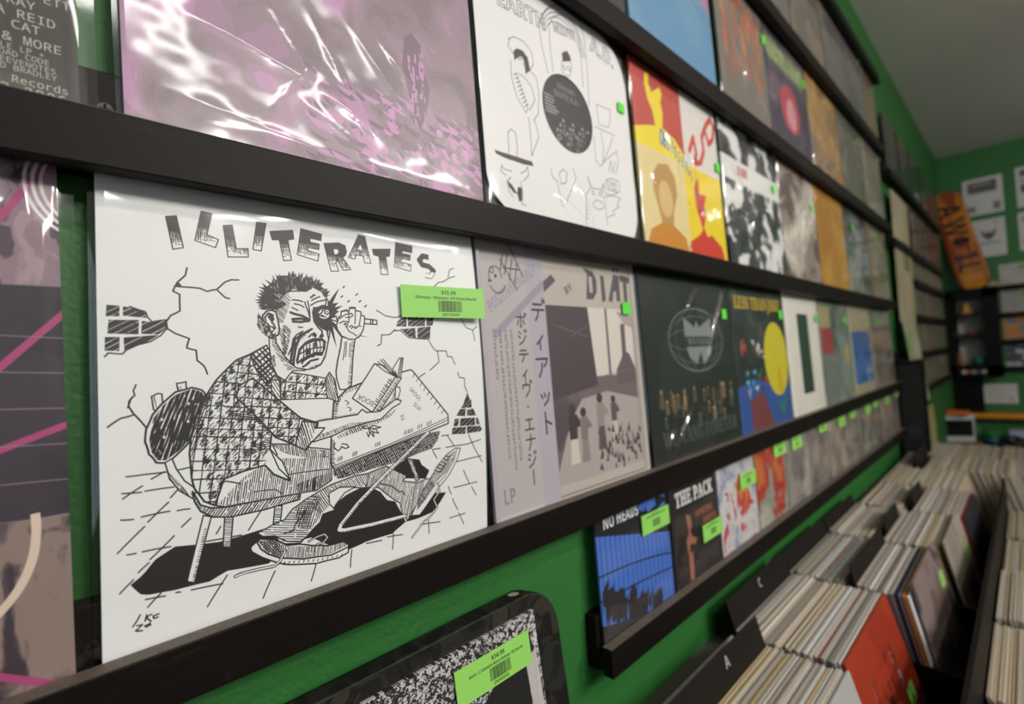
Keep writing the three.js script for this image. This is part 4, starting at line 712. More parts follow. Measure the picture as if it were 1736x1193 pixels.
record({ label: 'mauve record cover of a rocky landscape under a crumpled glossy sleeve', x0: 0.0545, x1: 0.3905, lip: LIP.A, n: 130, T: 0.0045, seed: 13, rough: 0.5, film: filmSoft,
  fold: folds(5, { swell: 0.0048, freq: 3.2, creases: 4, height: 0.0009, lines: [[0.12, 0.32, 0.42, 0.25, 0.035, 0.0028], [0.42, 0.25, 0.62, 0.14, 0.03, 0.0026], [0.3, 0.45, 0.42, 0.26, 0.008, 0.001], [0.4, 0.48, 0.52, 0.24, 0.008, 0.001], [0.5, 0.5, 0.75, 0.2, 0.008, 0.0011], [0.58, 0.5, 0.8, 0.28, 0.008, 0.0011], [0.05, 0.12, 0.6, 0.04, 0.03, 0.0016]] }),
  tex: canvasTex(1024, 1024, (g, w) => { blot(g, 0, 0, w, w, ['#84727a', '#8e7a84', '#97808b', '#a6839a', '#b98bad'], 6, 44, 2.2); const keep = seed; seed = 61;
    for (let i = 0; i < 260; i++) { const x = rr(380, 1010), y = rr(700, 1015), l = rr(12, 70); g.fillStyle = rnd() < 0.55 ? '#c48bb6' : '#7d6878'; poly(g, [x, y, x + l, y + rr(4, 20), x + l * 0.7, y + rr(16, 34), x + l * 0.2, y + rr(8, 22)]); g.fill(); }
    g.fillStyle = '#796574'; poly(g, [735, 500, 765, 470, 800, 500, 790, 560, 825, 640, 800, 740, 770, 800, 740, 700, 720, 600]); g.fill(); g.fillStyle = '#c48bb6'; for (let i = 0; i < 40; i++) { const x = rr(740, 800), y = rr(520, 760); g.fillRect(x, y, rr(3, 9), rr(10, 34)); }
    g.fillStyle = '#c493b8'; for (const [x, y, r] of [[670, 770, 13], [850, 785, 14], [905, 850, 12], [760, 880, 12], [860, 890, 15]]) { g.beginPath(); g.arc(x, y, r, 0, 7); g.fill(); } g.strokeStyle = '#c493b8'; g.lineWidth = 4; g.beginPath(); g.moveTo(918, 745); g.lineTo(866, 822); g.stroke(); seed = keep; }) });
{ // white paper sleeve with a centre hole, the record's black label showing through
  const D = EARTH_DOODLES, g = thing('record_cover', 'white doodled EARTH A.D. paper sleeve with a round black label showing', 'record', [0.5595, EYE + LIP.A - 0.005, 0.0235]); g.rotation.x = -0.03;
  const W = 0.326, H = 0.33, sh = new THREE.Shape(), c = 0.052, X = W / 2;
  sh.moveTo(-X + c, 0); sh.lineTo(X - c * 0.6, 0); sh.quadraticCurveTo(X - 0.004, 0.022, X - 0.002, c); sh.lineTo(X - 0.002, H - c * 1.5); sh.quadraticCurveTo(X - 0.004, H - 0.006, X - c * 1.5, H); sh.lineTo(-X + c, H); sh.quadraticCurveTo(-X, H - 0.004, -X, H - c); sh.lineTo(-X, c); sh.quadraticCurveTo(-X, 0.02, -X + c, 0);
  const hole = new THREE.Path(); hole.absarc(0.0035, 0.1703, 0.0548, 0, Math.PI * 2, true); sh.holes.push(hole);
  const geo = new THREE.ExtrudeGeometry(sh, { depth: 0.0006, bevelEnabled: false, curveSegments: 40 }), uv = geo.attributes.uv, p = geo.attributes.position; for (let i = 0; i < uv.count; i++) uv.setXY(i, p.getX(i) / W + 0.5, p.getY(i) / H);
  part('paper_sleeve', geo, std(0xffffff, 0.65, { map: canvasTex(1200, 1200, (q, w) => { const k = w / 1000; q.fillStyle = '#e4e1df'; q.fillRect(0, 0, w, w); q.save(); q.scale(k, k); q.strokeStyle = '#5f585d'; q.lineWidth = 3; q.lineJoin = q.lineCap = 'round';
    for (const [n, a] of Object.entries(D)) { if (/title/.test(n)) continue; const fill = /hair|board|sshoe|mohawk|brim/.test(n); poly(q, a, 1, fill); if (fill) { q.fillStyle = '#3c353a'; q.fill(); } q.stroke(); }
    q.lineWidth = 3; for (let r = 0; r < 4; r++) { q.beginPath(); q.ellipse(520, 190, 150 - r * 10, 170 - r * 22, 0.1, 3.3, 6.1); q.stroke(); }
    for (let i = 0; i < 9; i++) { poly(q, [182 + i * 6, 430 + i * 14, 205 + i * 6, 418 + i * 13], 1, false); q.stroke(); } for (let i = 0; i < 4; i++) { poly(q, [576, 860 + i * 20, 590, 872 + i * 18], 1, false); q.stroke(); }
    for (const [x, y] of [[640, 800], [690, 795], [508, 280], [540, 272], [225, 345], [255, 365]]) { q.beginPath(); q.arc(x, y, 9, 0, 7); q.stroke(); }
    text(q, 'EARTH', 120, 178, 92, '#5a5358', { stroke: 4, turn: -0.05 }); text(q, 'MISFIT', 455, 140, 58, '#5a5358', { stroke: 3, sx: 0.8, turn: -0.12 }); text(q, 'A.D.', 715, 118, 100, '#5a5358', { stroke: 4, turn: 0.12 }); text(q, 'I HOT', 756, 738, 30, '#6a6368', { stroke: 1.5 }); text(q, 'IS BAD', 752, 764, 26, '#6a6368', { stroke: 1.5 }); q.restore(); }) }), g, 'white paper with pen doodles');
  const disc = part('vinyl_disc', new THREE.CylinderGeometry(0.151, 0.151, 0.002, 72).rotateX(Math.PI / 2), std(0x0c0c0c, 0.25), g, 'black vinyl'); disc.position.set(0.0035, 0.1703, -0.0016);
  const lab = new THREE.CircleGeometry(0.0538, 64); const lm = part('centre_label', lab, std(0xffffff, 0.5, { map: canvasTex(512, 512, (q, w) => { q.fillStyle = '#171516'; q.fillRect(0, 0, w, w); text(q, 'Human', 256, 100, 52, '#9d989a', { align: 'center', stroke: 2.4 }); text(q, 'EARTH A.D.', 256, 160, 50, '#9d989a', { align: 'center', stroke: 2.4 }); for (let i = 0; i < 6; i++) text(q, ['EARTH A.D.', 'GREEN HELL', 'DEVILOCK', 'WOLFBLOOD', 'DEMONOMANIA', 'BLOODFEAST'][i], 26, 190 + i * 22, 17, '#c9c5c3'); text(q, 'SIDE', 440, 330, 20, '#c9c5c3'); q.fillStyle = '#8c888a'; const keep = seed; seed = 71; for (let i = 0; i < 9; i++) { const x = 130 + i * 34, y = 430 - (i % 3) * 40; q.beginPath(); q.arc(x, y - 34, 13, 0, 7); q.fill(); for (let j = 0; j < 12; j++) q.fillRect(x + rr(-20, 16), y + rr(-18, 60), rr(3, 9), rr(6, 22)); } seed = keep; q.fillStyle = '#0d0c0c'; q.beginPath(); q.arc(256, 256, 14, 0, 7); q.fill(); }) }), disc, 'black label with grey print'); lm.position.z = 0.0012;
  part('jacket_liner', box(-W / 2 - 0.001, W / 2 + 0.001, 0.001, H - 0.001, -0.0056, -0.0036), std(0x3d4643, 0.7), g, 'dark grey card behind the paper');
  part('plastic_sleeve', sleeveGeo(W + 0.002, H, 0.005, 120, folds(31, { swell: 0.002, creases: 2, lines: [[0.36, 0.15, 0.62, 0.02, 0.014, 0.006], [0.50, 0.24, 0.62, 0.02, 0.022, 0.007]] }), null, 0.003), filmMat, g, 'clear glossy plastic sleeve');
  sticker(g, stickerPlain, 0.139, 0.222, 0.018, 0.016, 0.0, 0.0030); withShadows(g);
}
record({ label: 'red, white and yellow quartered OBSESSED record cover with silhouettes', x0: 0.736, x1: 1.064, lip: LIP.A, seed: 14, n: 140, fold: folds(12, { swell: 0.0018, creases: 3, height: 0.0035, lines: [[0.3, 0.72, 0.44, 0.4, 0.013, 0.006], [0.36, 0.7, 0.64, 0.48, 0.013, 0.006], [0.12, 0.44, 0.18, 0.2, 0.012, 0.005]] }), sticker: [0.955, 0.63, 0.018, 0.02],
  tex: canvasTex(640, 640, (g, w) => { const k = w / 1000, O = OBSESSED; g.save(); g.scale(k, k); g.fillStyle = '#b84434'; g.fillRect(0, 0, 540, 460); g.fillStyle = '#d9d3cb'; g.fillRect(530, 0, 470, 460); g.fillStyle = '#dcc98f'; g.fillRect(0, 445, 510, 555); g.fillStyle = '#e3c81c'; g.fillRect(505, 445, 495, 555);
    g.fillStyle = '#e6cf24'; poly(g, [150, 40, 190, 30, 180, 90, 205, 130, 300, 70, 320, 100, 296, 160, 312, 220, 290, 300, 420, 330, 530, 400, 530, 450, 0, 450, 0, 370, 130, 330, 215, 310, 195, 230, 155, 180, 135, 100]); g.fill();
    g.strokeStyle = '#c4392f'; g.lineWidth = 34; g.lineCap = g.lineJoin = 'round'; poly(g, [600, 350, 670, 250, 690, 340, 660, 410, 740, 390, 800, 300, 790, 220, 860, 130, 940, 60, 985, 100, 950, 190, 880, 240, 860, 180], 1, false); g.stroke();
    g.fillStyle = '#b58b4e'; poly(g, [130, 600, 200, 520, 310, 500, 380, 560, 390, 660, 330, 760, 320, 850, 190, 850, 170, 770, 130, 680]); g.fill(); g.fillStyle = '#d3b071'; g.beginPath(); g.ellipse(255, 700, 75, 100, 0, 0, 7); g.fill(); g.fillStyle = '#c27f1f'; poly(g, [10, 990, 70, 890, 190, 840, 325, 840, 450, 890, 490, 1000, 10, 1000]); g.fill();
    g.fillStyle = '#c4301f'; poly(g, O.sil2); g.fill(); poly(g, [490, 960, 620, 850, 740, 850, 900, 880, 980, 1000, 500, 1000]); g.fill();
    const B = 'OBSESSED'; for (let i = 0; i < 8; i++) text(g, B[i], 240 + i * 40, 385 + i * 12 + Math.abs(3 - i) * 4, 130 - i * 6, '#2f6fc4', { sx: 0.5, turn: 0.2 }); for (let i = 0; i < 6; i++) text(g, 'WITH ME'[i], 545 + i * 28, 490 + i * 38, 62, '#3a58b8', { sx: 0.6, turn: 0.9 }); g.restore(); }) });
record({ label: 'black and white splattered record cover with a small red word', x0: 1.079, x1: 1.434, lip: LIP.A, seed: 15, n: 130, fold: folds(16, { swell: 0.0026, creases: 12, height: 0.0048 }), sticker: [0.86, 0.70, 0.02, 0.02], tex: art(['#202224', '#3c3e40', '#d8d6d2', '#e2e0dc'], 7, 51, (g, w) => { g.fillStyle = '#dcdad6'; g.fillRect(0, 90, w, 60); g.fillStyle = '#b8545a'; for (const x of [92, 112, 126, 140]) g.fillRect(x, 102 + x % 5, 11, 26); }, 384) });
record({ label: 'pinkish grey collage record cover between the splattered and the orange cover', x0: 1.436, x1: 1.755, lip: LIP.A, seed: 16, n: 90, fold: folds(18, { swell: 0.0026, creases: 12, height: 0.0045 }), sticker: [0.85, 0.73, 0.022, 0.022], tex: art(['#5f4d48', '#8f7f76', '#b7aba0', '#cfc5ba'], 3.4, 53) });
record({ label: 'ochre orange record cover in the middle row', x0: 1.757, x1: 2.10, lip: LIP.A, seed: 17, tex: art(['#b9b09c', '#b98a3c', '#b07a28', '#a8702a'], 1.6, 55) });
record({ label: 'blue-grey blotched record cover next to the ochre one', x0: 2.105, x1: 2.46, lip: LIP.A, seed: 18, sticker: [0.3, 0.78, 0.022, 0.022], tex: art(['#4a3b42', '#5b6664', '#8d8a84'], 3, 57) });
record({ label: 'dull brown record cover ending the row with the mauve cover', x0: 2.465, x1: 2.845, lip: LIP.A, seed: 19, sticker: [0.4, 0.8, 0.022, 0.022], tex: art(['#7a6a52', '#8d7b66', '#6f7a68'], 2.5, 59) });

// ---------------------------------------------------------------- first row (on ledge D)
record({ label: 'black record cover with red print, left of the sky-blue cover', x0: 0.39, x1: 0.728, lip: LIP.D, seed: 20, tex: art(['#141212', '#1c1a1a', '#a82a28'], 4, 61) });
record({ label: 'sky-blue record cover with pink lettering', x0: 0.734, x1: 1.072, lip: LIP.D, seed: 21, n: 50, fold: folds(17, { swell: 0.0012, creases: 1 }), tex: canvasTex(384, 384, (g, w) => { blot(g, 0, 0, w, w, ['#4d80a6', '#588bb0', '#6792b2'], 2, 63); g.strokeStyle = '#5a6f90'; g.lineWidth = 5; g.beginPath(); g.moveTo(190, 150); g.lineTo(384, 205); g.stroke(); text(g, 'RUMS', 230, 140, 70, '#d0607e', { font: 'serif', turn: 0.2 }); }) });
record({ label: 'grey record cover with rust-orange scribbled lettering', x0: 1.098, x1: 1.40, lip: LIP.D, seed: 22, n: 110, fold: folds(26, { swell: 0.0025, creases: 12, height: 0.0045 }), sticker: [0.97, 0.8, 0.02, 0.024], tex: art(['#6f6860', '#746c64'], 3, 65, (g, w) => { const keep = seed; seed = 81; for (let i = 0; i < 120; i++) { g.fillStyle = ['#b8673c', '#a85c38', '#c47a4a', '#8f5438'][i % 4]; const x = rr(20, 230), y = rr(0, 170 - x * 0.1); poly(g, [x, y, x + rr(4, 14), y + rr(0, 6), x + rr(0, 8), y + rr(20, 60)]); g.fill(); } seed = keep; }) });
record({ label: 'purple and red painted record cover with a pale green title', x0: 1.402, x1: 1.75, lip: LIP.D, seed: 23, n: 140, fold: folds(19, { swell: 0.0035, creases: 22, height: 0.0055 }), sticker: [0.92, 0.8, 0.02, 0.024], tex: art(['#3a2f44', '#4a3c4c', '#6a5560'], 3, 67, (g, w) => { g.fillStyle = '#97a86e'; for (let i = 0; i < 26; i++) g.fillRect(10 + i * 9, 20 + (i % 3) * 5, 7, 44); g.fillStyle = '#b03c4e'; g.beginPath(); g.ellipse(128, 150, 60, 54, 0, 0, 7); g.fill(); g.fillStyle = '#c98b90'; g.beginPath(); g.ellipse(132, 160, 30, 36, 0, 0, 7); g.fill(); }) });
record({ label: 'golden brown record cover in a very shiny crinkled sleeve', x0: 1.758, x1: 2.115, lip: LIP.D, seed: 24, n: 140, fold: folds(23, { swell: 0.0045, creases: 22, height: 0.0055 }), tex: art(['#8f6f46', '#a8834e', '#7a6a58'], 2, 69) });
record({ label: 'grey-green record cover in the row of the sky-blue one', x0: 2.12, x1: 2.49, lip: LIP.D, seed: 25, n: 90, fold: folds(27, { swell: 0.003, creases: 12, height: 0.0048 }), sticker: [0.8, 0.8, 0.022, 0.022], tex: art(['#5d5f55', '#716c60', '#4f5c58'], 3, 71) });
record({ label: 'pale grey-beige record cover ending the row of the sky-blue one', x0: 2.495, x1: 2.86, lip: LIP.D, seed: 26, tex: art(['#8d8676', '#9a917f', '#7c7a6a'], 2, 73) });
// top row (on ledge E)
const topRow = [[0.62, 0.955, ['#4a4644', '#565150'], 'charcoal grey record cover on the upper ledge above the sky-blue cover'], [0.96, 1.29, ['#6a6460', '#5a5450'], 'smoke grey record cover on the upper ledge above the rust-lettered cover'], [1.30, 1.64, ['#4a4444', '#5c5552', '#6f665f'], 'dark grey record cover on the upper ledge above the purple painted cover'], [1.645, 1.99, ['#7d6c5c', '#8a7766', '#6a625c'], 'brownish record cover on the upper ledge above the golden brown cover'], [1.995, 2.33, ['#6a6560', '#7b7470'], 'plain mid-grey record cover on the upper ledge'], [2.335, 2.60, ['#86807c', '#7a7470', '#5c6460'], 'pale grey record cover on the upper ledge with a green sticker'], [2.605, 2.86, ['#8d7a5e', '#7d6f5c'], 'tan record cover ending the upper ledge']];
topRow.forEach(([a, b, c, l], i) => record({ label: l, x0: a, x1: b, lip: LIP.E, H: 0.325, seed: 30 + i, n: 24, sticker: i === 5 ? [0.85, 0.93, 0.022, 0.022] : undefined, tex: art([...c, c[0]], 2, 80 + i, null, 128) }));

// ---------------------------------------------------------------- 7-inch singles (on ledge C)
const single = (o) => record({ name: 'single_record', category: 'record', lip: LIP.C, H: 0.193, T: 0.003, sleeve: o.sleeve ?? true, over: 0.002, n: 20, z: 0.0245, sz: 0.0035, ...o });
single({ label: 'blue NO HEADS single with rows of thin slats', x0: 0.559, x1: 0.7585, n: 40, fold: folds(41, { swell: 0.0006, creases: 1 }), sticker: [0.775, 0.69, 0.082, 0.03, 0.0, stickerPaleMat],
  tex: canvasTex(640, 640, (g, w) => { const k = w / 1000; g.fillStyle = '#17171c'; g.fillRect(0, 0, w, w); g.save(); g.scale(k, k); g.fillStyle = '#4570c4'; for (let i = 0; i < 17; i++) { const x = i * 62 - 20; poly(g, [x, 235 + i * 14, x + 56, 242 + i * 14, x + 64, 1000, x + 8, 1000]); g.fill(); } for (const [x, y] of [[560, 60], [720, 30], [880, 20]]) { poly(g, [x, y + 120, x + 60, y, x + 150, y + 20, x + 90, y + 150]); g.fill(); } poly(g, [640, 130, 780, 60, 830, 200, 700, 230]); g.fill(); poly(g, [850, 240, 960, 200, 1000, 330, 880, 330]); g.fill();
    g.strokeStyle = '#231f2c'; g.lineWidth = 12; for (const [a, b] of [[520, 640], [690, 760]]) { g.beginPath(); g.moveTo(0, a); g.quadraticCurveTo(500, a + 20, 1000, b); g.stroke(); }
    g.fillStyle = '#2b2526'; const keep = seed; seed = 33; for (let i = 0; i < 70; i++) { const t = rnd(), x = t * 760, y = 640 + t * 300 + rr(-40, 60); poly(g, [x, y, x + rr(30, 80), y - rr(20, 60), x + rr(10, 40), y + rr(30, 160), x - 10, y + rr(60, 220)]); g.fill(); } g.fillStyle = '#3a3236'; poly(g, [0, 860, 300, 930, 700, 1000, 0, 1000]); g.fill(); seed = keep;
    text(g, 'NO HEADS', 90, 215, 120, '#e6e6ea', { sx: 0.8 }); g.restore(); }) });
single({ label: 'black THE PACK single with white blackletter title', x0: 0.7605, x1: 0.941, n: 30, fold: folds(43, { swell: 0.0006, creases: 1 }), sticker: [0.80, 0.355, 0.08, 0.03, 0.0, stickerPaleMat],
  tex: canvasTex(512, 512, (g, w) => { const k = w / 1000; blot(g, 0, 0, w, w, ['#161415', '#1e1b1c', '#2a2424'], 2, 91); g.save(); g.scale(k, k); text(g, 'THE PACK', 520, 310, 170, '#d9d6d2', { align: 'center', font: 'serif', sx: 0.92 }); text(g, 'THE PACK', 520, 310, 170, '#d9d6d2', { align: 'center', font: 'serif', sx: 0.92, stroke: 8 }); text(g, 'HUNTING', 690, 470, 84, '#a8563e', { align: 'center' }); text(g, 'SEASON', 800, 560, 84, '#a8563e', { align: 'center' }); g.fillStyle = '#9a6450'; poly(g, [300, 400, 380, 430, 400, 520, 360, 560, 400, 620, 480, 640, 440, 720, 380, 700, 360, 990, 280, 990, 290, 760, 260, 640]); g.fill(); g.fillStyle = '#2a1e1c'; poly(g, [240, 440, 300, 420, 330, 560, 270, 620]); g.fill(); poly(g, [330, 670, 470, 700, 440, 760, 320, 740]); g.fill(); g.restore(); }) });
single({ label: 'single with grey, red and orange brush marks', x0: 0.943, x1: 1.132, sticker: [0.75, 0.64, 0.082, 0.03, 0.0, stickerPaleMat], tex: art(['#8e95b0', '#b9b6ba', '#c8c4c4', '#b03a40', '#cf8428'], 4, 93) });
single({ label: 'single with an orange and red flaming figure on grey', x0: 1.134, x1: 1.325, sticker: [0.8, 0.80, 0.082, 0.03, 0.0, stickerPaleMat], tex: art(['#aaa69c', '#8c8f84', '#a7362a', '#b9662c'], 3, 95) });
const greys = [['#6d6864', '#8b8680', '#a39c94'], ['#5c5856', '#7b736c', '#948a80'], ['#7d716a', '#94877c', '#a79a8c'], ['#6a6262', '#857b76', '#9b8f86']];
for (let i = 0; i < 8; i++) single({ label: ['mottled grey single just right of the flaming-figure single', 'warm grey single, second along from the flaming-figure single', 'brownish single, third along from the flaming-figure single', 'dusty grey single, fourth along from the flaming-figure single', 'dark grey single, fifth along from the flaming-figure single', 'taupe single, sixth along from the flaming-figure single', 'beige grey single with red specks near the end of the ledge', 'rust-edged grey single at the far end of the ledge'][i], x0: 1.327 + i * 0.188, x1: 1.513 + i * 0.188, n: 12, sticker: [[0.45, 0.7, 0.8, 0.55, 0.75, 0.45, 0.6, 0.8][i], 0.78 + (i % 2) * 0.06, 0.075, 0.03, 0, stickerPaleMat], tex: art(i > 5 ? [...greys[i % 4], '#a8503a'] : greys[i % 4], 3, 101 + i, null, 128) });

// ---------------------------------------------------------------- black display board with the framed record below ledge B
{
  const g = thing('display_board', 'black painted board with a rounded worn corner leaning below the ILLITERATES cover', 'board', [0.27, EYE - 0.81, 0.1112]); g.rotation.x = -0.1194;
  const w = 0.341, h = 0.557, r = 0.042, s = new THREE.Shape(); s.moveTo(-w / 2, 0); s.lineTo(w / 2, 0); s.lineTo(w / 2, h - r); s.quadraticCurveTo(w / 2 - 0.004, h - 0.006, w / 2 - r, h); s.lineTo(-w / 2 + r, h); s.quadraticCurveTo(-w / 2 + 0.004, h - 0.006, -w / 2, h - r); s.lineTo(-w / 2, 0);
  const worn = canvasTex(512, 512, (c, q) => { blot(c, 0, 0, q, q, ['#11100e', '#1a1916', '#25241e', '#15140f', '#2e2c25'], 7, 111); });
  worn.wrapS = worn.wrapT = THREE.RepeatWrapping; worn.repeat.set(4, 4);
  const geo = new THREE.ExtrudeGeometry(s, { depth: 0.022, bevelEnabled: true, bevelSize: 0.002, bevelThickness: 0.002, bevelSegments: 2, curveSegments: 10 }).translate(0, 0, -0.024);
  part('board', geo, new THREE.MeshPhysicalMaterial({ color: 0xffffff, roughness: 0.6, specularIntensity: 0.35, map: worn }), g);
  for (const [x, y, z, a, b] of [[w / 2 - 0.05, h + 0.0026, -0.013, 0.014, 0.012], [w / 2 - 0.021, h - 0.0043, -0.009, 0.017, 0.017]]) { const c = part('bare_wood_chip', new THREE.CircleGeometry(0.5, 9).rotateX(-Math.PI / 2).scale(a, 1, b), cardMat, g, 'bare wood where the paint is chipped'); c.position.set(x, y, z); c.rotation.z = x > w / 2 - 0.04 ? -0.50 : -0.04; }
}
{
  const g = thing('record_cover', 'black and white grainy record cover priced $34.99, standing against the black display board', 'record', [0.24, EYE - 0.59, 0.0905]); g.rotation.x = -0.1194;
  const tex = canvasTex(1024, 1024, (c, w) => { const im = c.createImageData(w, w); for (let y = 0; y < w; y++) for (let x = 0; x < w; x++) { const n = 0.55 * noise(x / 3.2, y / 3.2, 5) + 0.45 * noise(x / 9, y / 9, 7) + 0.25 * (fbm(x / 160, y / 160, 9) - 0.5), v = n > 0.5 ? 196 : 34; im.data.set([v, v * 0.98, v * 0.98, 255], (y * w + x) * 4); } c.putImageData(im, 0, 0);
    c.fillStyle = '#141414'; poly(c, [700, 250, 760, 190, 860, 120, 940, 60, 990, 60, 1000, 130, 960, 150, 960, 400, 1000, 1024, 600, 1024, 560, 420]); c.fill(); const keep = seed; seed = 51; for (let i = 0; i < 60; i++) { c.fillStyle = '#b5b0ac'; const x = rr(600, 960), y = rr(300, 1000); poly(c, [x, y, x + rr(3, 12), y + rr(-8, 8), x + rr(-6, 10), y + rr(20, 90)]); c.fill(); } c.fillStyle = '#bdb7b2'; poly(c, [955, 140, 1010, 120, 1024, 600, 985, 620]); c.fill(); seed = keep; });
  part('jacket', jacketGeo(0.32, 0.322, 0.0045, 2, 2), std(0xffffff, 0.5, { map: tex }), g);
  part('plastic_sleeve', sleeveGeo(0.32, 0.322, 0.0045, 30, folds(52, { swell: 0.0006, creases: 0 }), null, 0.002), filmMat, g, 'clear glossy plastic sleeve');
  sticker(g, std(0xffffff, 0.55, { map: stickerTex(['$34.99', 'Gasoto - LI Takamatsu Maturo Handuso / XXX Records'], '2202020202') }), 0.0955, 0.2905, 0.1, 0.033, 0.0, 0.0026);
  withShadows(g);
}

// ---------------------------------------------------------------- record bins below
const Y_TOP = -0.5, LEAN = 0.282, LEAN2 = 0.22, LP = 0.312;
{
  const g = thing('record_bin', 'long black wooden record bin along the green wall, its upper tier', 'bin', [-0.7, 0, 0]), L = 3.235;
  part('back_panel', boardUV(box(0, L, 0.62, EYE - 0.535, 0.0005, 0.026)), std(new THREE.Color().setRGB(0.055, 0.05, 0.035), 0.7), g, 'olive-grey back panel');
  part('bin_floor', box(0, L, 0.62, 0.69, 0.026, 0.352), blackMat, g); part('front_panel', boardUV(rbox(0, L, 0.40, EYE - 0.513, 0.352, 0.3605, 0.002)), railMat, g, 'dark front board');
  part('plinth', box(0, L, 0, 0.62, 0.03, 0.33), blackMat, g);
  for (let k = 0; k < 9; k++) part('partition', box(1.268 + (k - 3) * 0.327 - 0.003, 1.268 + (k - 3) * 0.327 + 0.003, 0.69, EYE - 0.62, 0.03, 0.351), blackMat, g);
  withShadows(g);
  const h = thing('record_bin', 'lower black wooden record bin in front of the upper tier', 'bin', [0.2, 0, 0.3615]), M = 2.30;
  part("bin_floor", box(0, M, 0.36, 0.565, 0.001, 0.40), blackMat, h); part('front_panel', boardUV(rbox(0, M, 0.1, EYE - 0.85, 0.40, 0.42, 0.002)), railMat, h); part('plinth', box(0, M, 0, 0.36, 0.001, 0.40), blackMat, h); part('end_panel', rbox(M - 0.02, M, 0.36, EYE - 0.64, 0.001, 0.42, 0.003), blackMat, h);
  withShadows(h);
}
// one packed record of the bins: a thin card sleeve whose upper edge shows
const lpGeos = [0.0028, 0.0036, 0.0046, 0.006].map((t) => new RoundedBoxGeometry(LP, LP, t, 1, 0.0008).translate(0, LP / 2, 0));
const lpMats = [[0.40, 0.35, 0.28], [0.33, 0.28, 0.21], [0.46, 0.41, 0.34], [0.25, 0.22, 0.18], [0.36, 0.33, 0.29], [0.30, 0.27, 0.24], [0.50, 0.46, 0.40], [0.20, 0.18, 0.16], [0.42, 0.34, 0.22], [0.35, 0.34, 0.33], [0.10, 0.10, 0.11], [0.24, 0.09, 0.07], [0.08, 0.12, 0.22], [0.34, 0.26, 0.11], [0.52, 0.52, 0.52], [0.30, 0.20, 0.17]].map((c) => std(new THREE.Color().setRGB(...c.map((v) => Math.min(0.8, v * 1.12))), 0.36));
const EDGE = ['beige', 'tan', 'cream', 'taupe', 'warm grey', 'dim grey', 'pale cream', 'dark brown', 'ochre', 'grey', 'black', 'maroon', 'navy', 'mustard', 'white', 'red-brown'];
const pick = () => (rnd() < 0.87 ? lpMats[Math.floor(rnd() * 10)] : lpMats[10 + Math.floor(rnd() * 6)]);
let packed = 0;
function pack(k, x0, z0, z1, label, group, { y = Y_TOP, lean = LEAN, stuff = false, into = null } = {}) {
  let z = z0; const xc = x0 + 0.1615, list = [];
  while (z + 0.008 < z1) {
    const gi = Math.floor(rnd() * 4), t = [0.0028, 0.0036, 0.0046, 0.006][gi], dy = rr(-0.004, 0.003), l = lean + rr(-0.006, 0.006);
    z += t / Math.cos(lean) + rr(0.0002, 0.0016);
    const pos = [xc + rr(-0.004, 0.004), EYE + y + dy - LP * Math.cos(lean), z + LP * Math.sin(lean)];
    if (into) { const q = lpGeos[gi].clone().rotateX(-l).translate(...pos); into.push(q); continue; }
    const mat = pick(), m = solo('bin_record', lpGeos[gi], mat, EDGE[lpMats.indexOf(mat)] + '-edged ' + label, 'record', group, pos); m.rotation.x = -l; m.castShadow = m.receiveShadow = true; packed++;
  }
}
const dividerMat = new THREE.MeshPhysicalMaterial({ color: new THREE.Color().setRGB(0.010, 0.008, 0.007), roughness: 0.5, specularIntensity: 0.35 });
const dividerGeo = new RoundedBoxGeometry(0.305, 0.37, 0.0025, 1, 0.001).translate(0, 0.185, 0);
function divider(x0, z, label, letter, top = -0.452, lean = LEAN, w = 1) {
  const d = thing('bin_divider', label, 'divider', [x0 + 0.16, EYE + top - 0.37 * Math.cos(lean), z + 0.37 * Math.sin(lean)]); d.rotation.x = -lean; d.scale.x = w;
  part('card', dividerGeo, dividerMat, d);
  if (letter) { const m = part('letter', new THREE.PlaneGeometry(0.024, 0.024), std(0x9a9894, 0.6, { alphaMap: canvasTex(64, 64, (g) => { g.fillStyle = '#000'; g.fillRect(0, 0, 64, 64); text(g, letter, 32, 54, 60, '#fff', { align: 'center' }); }), alphaTest: 0.5 }), d, 'white letter ' + letter); m.position.set(letter === 'A' ? 0.02 : -0.005, 0.353, 0.0016); }
  return withShadows(d);
}
function faced(x0, z, label, tex, st, y = Y_TOP + 0.004, lean = LEAN) { // the front record of a bin, its cover in view
  const g = thing('bin_cover', label, 'record', [x0 + 0.1615, EYE + y - LP * Math.cos(lean), z + LP * Math.sin(lean)]); g.rotation.x = -lean;
  part('jacket', jacketGeo(LP, LP, 0.004, 2, 2), std(0xffffff, 0.35, { map: tex }), g); if (st) sticker(g, stickerPaleMat, st[0], st[1], 0.045, 0.03, st[2] ?? 0, 0.0008);
  return withShadows(g);
}
const BX = (k) => 0.578 + k * 0.327;
divider(BX(0), 0.096, 'black bin divider with a white letter A', 'A'); divider(BX(1), 0.036, 'black bin divider with a white letter C', 'C'); divider(BX(2), 0.030, 'plain black bin divider by the wall behind the bin of the purple-grey cover', null, -0.462);
divider(BX(3), 0.028, 'plain black bin divider by the wall behind the bin of the pale cover', null, -0.47);
divider(BX(2), 0.158, 'black bin divider standing up in the middle of the bin of the purple-grey cover', null, -0.462, 0.2); divider(BX(3), 0.15, 'black bin divider standing up in the middle of the bin of the pale cover', null, -0.462, 0.2, 0.6); divider(BX(4), 0.165, 'black bin divider standing up two bins past the purple-grey cover', null, -0.462, 0.2, 0.6); divider(BX(6), 0.10, 'black bin divider near the far end of the long bin', null, -0.45, 0.2, 0.9);
pack(0, BX(0), 0.046, 0.088, 'record wedged between the green wall and the letter A divider', 'records behind the A divider');
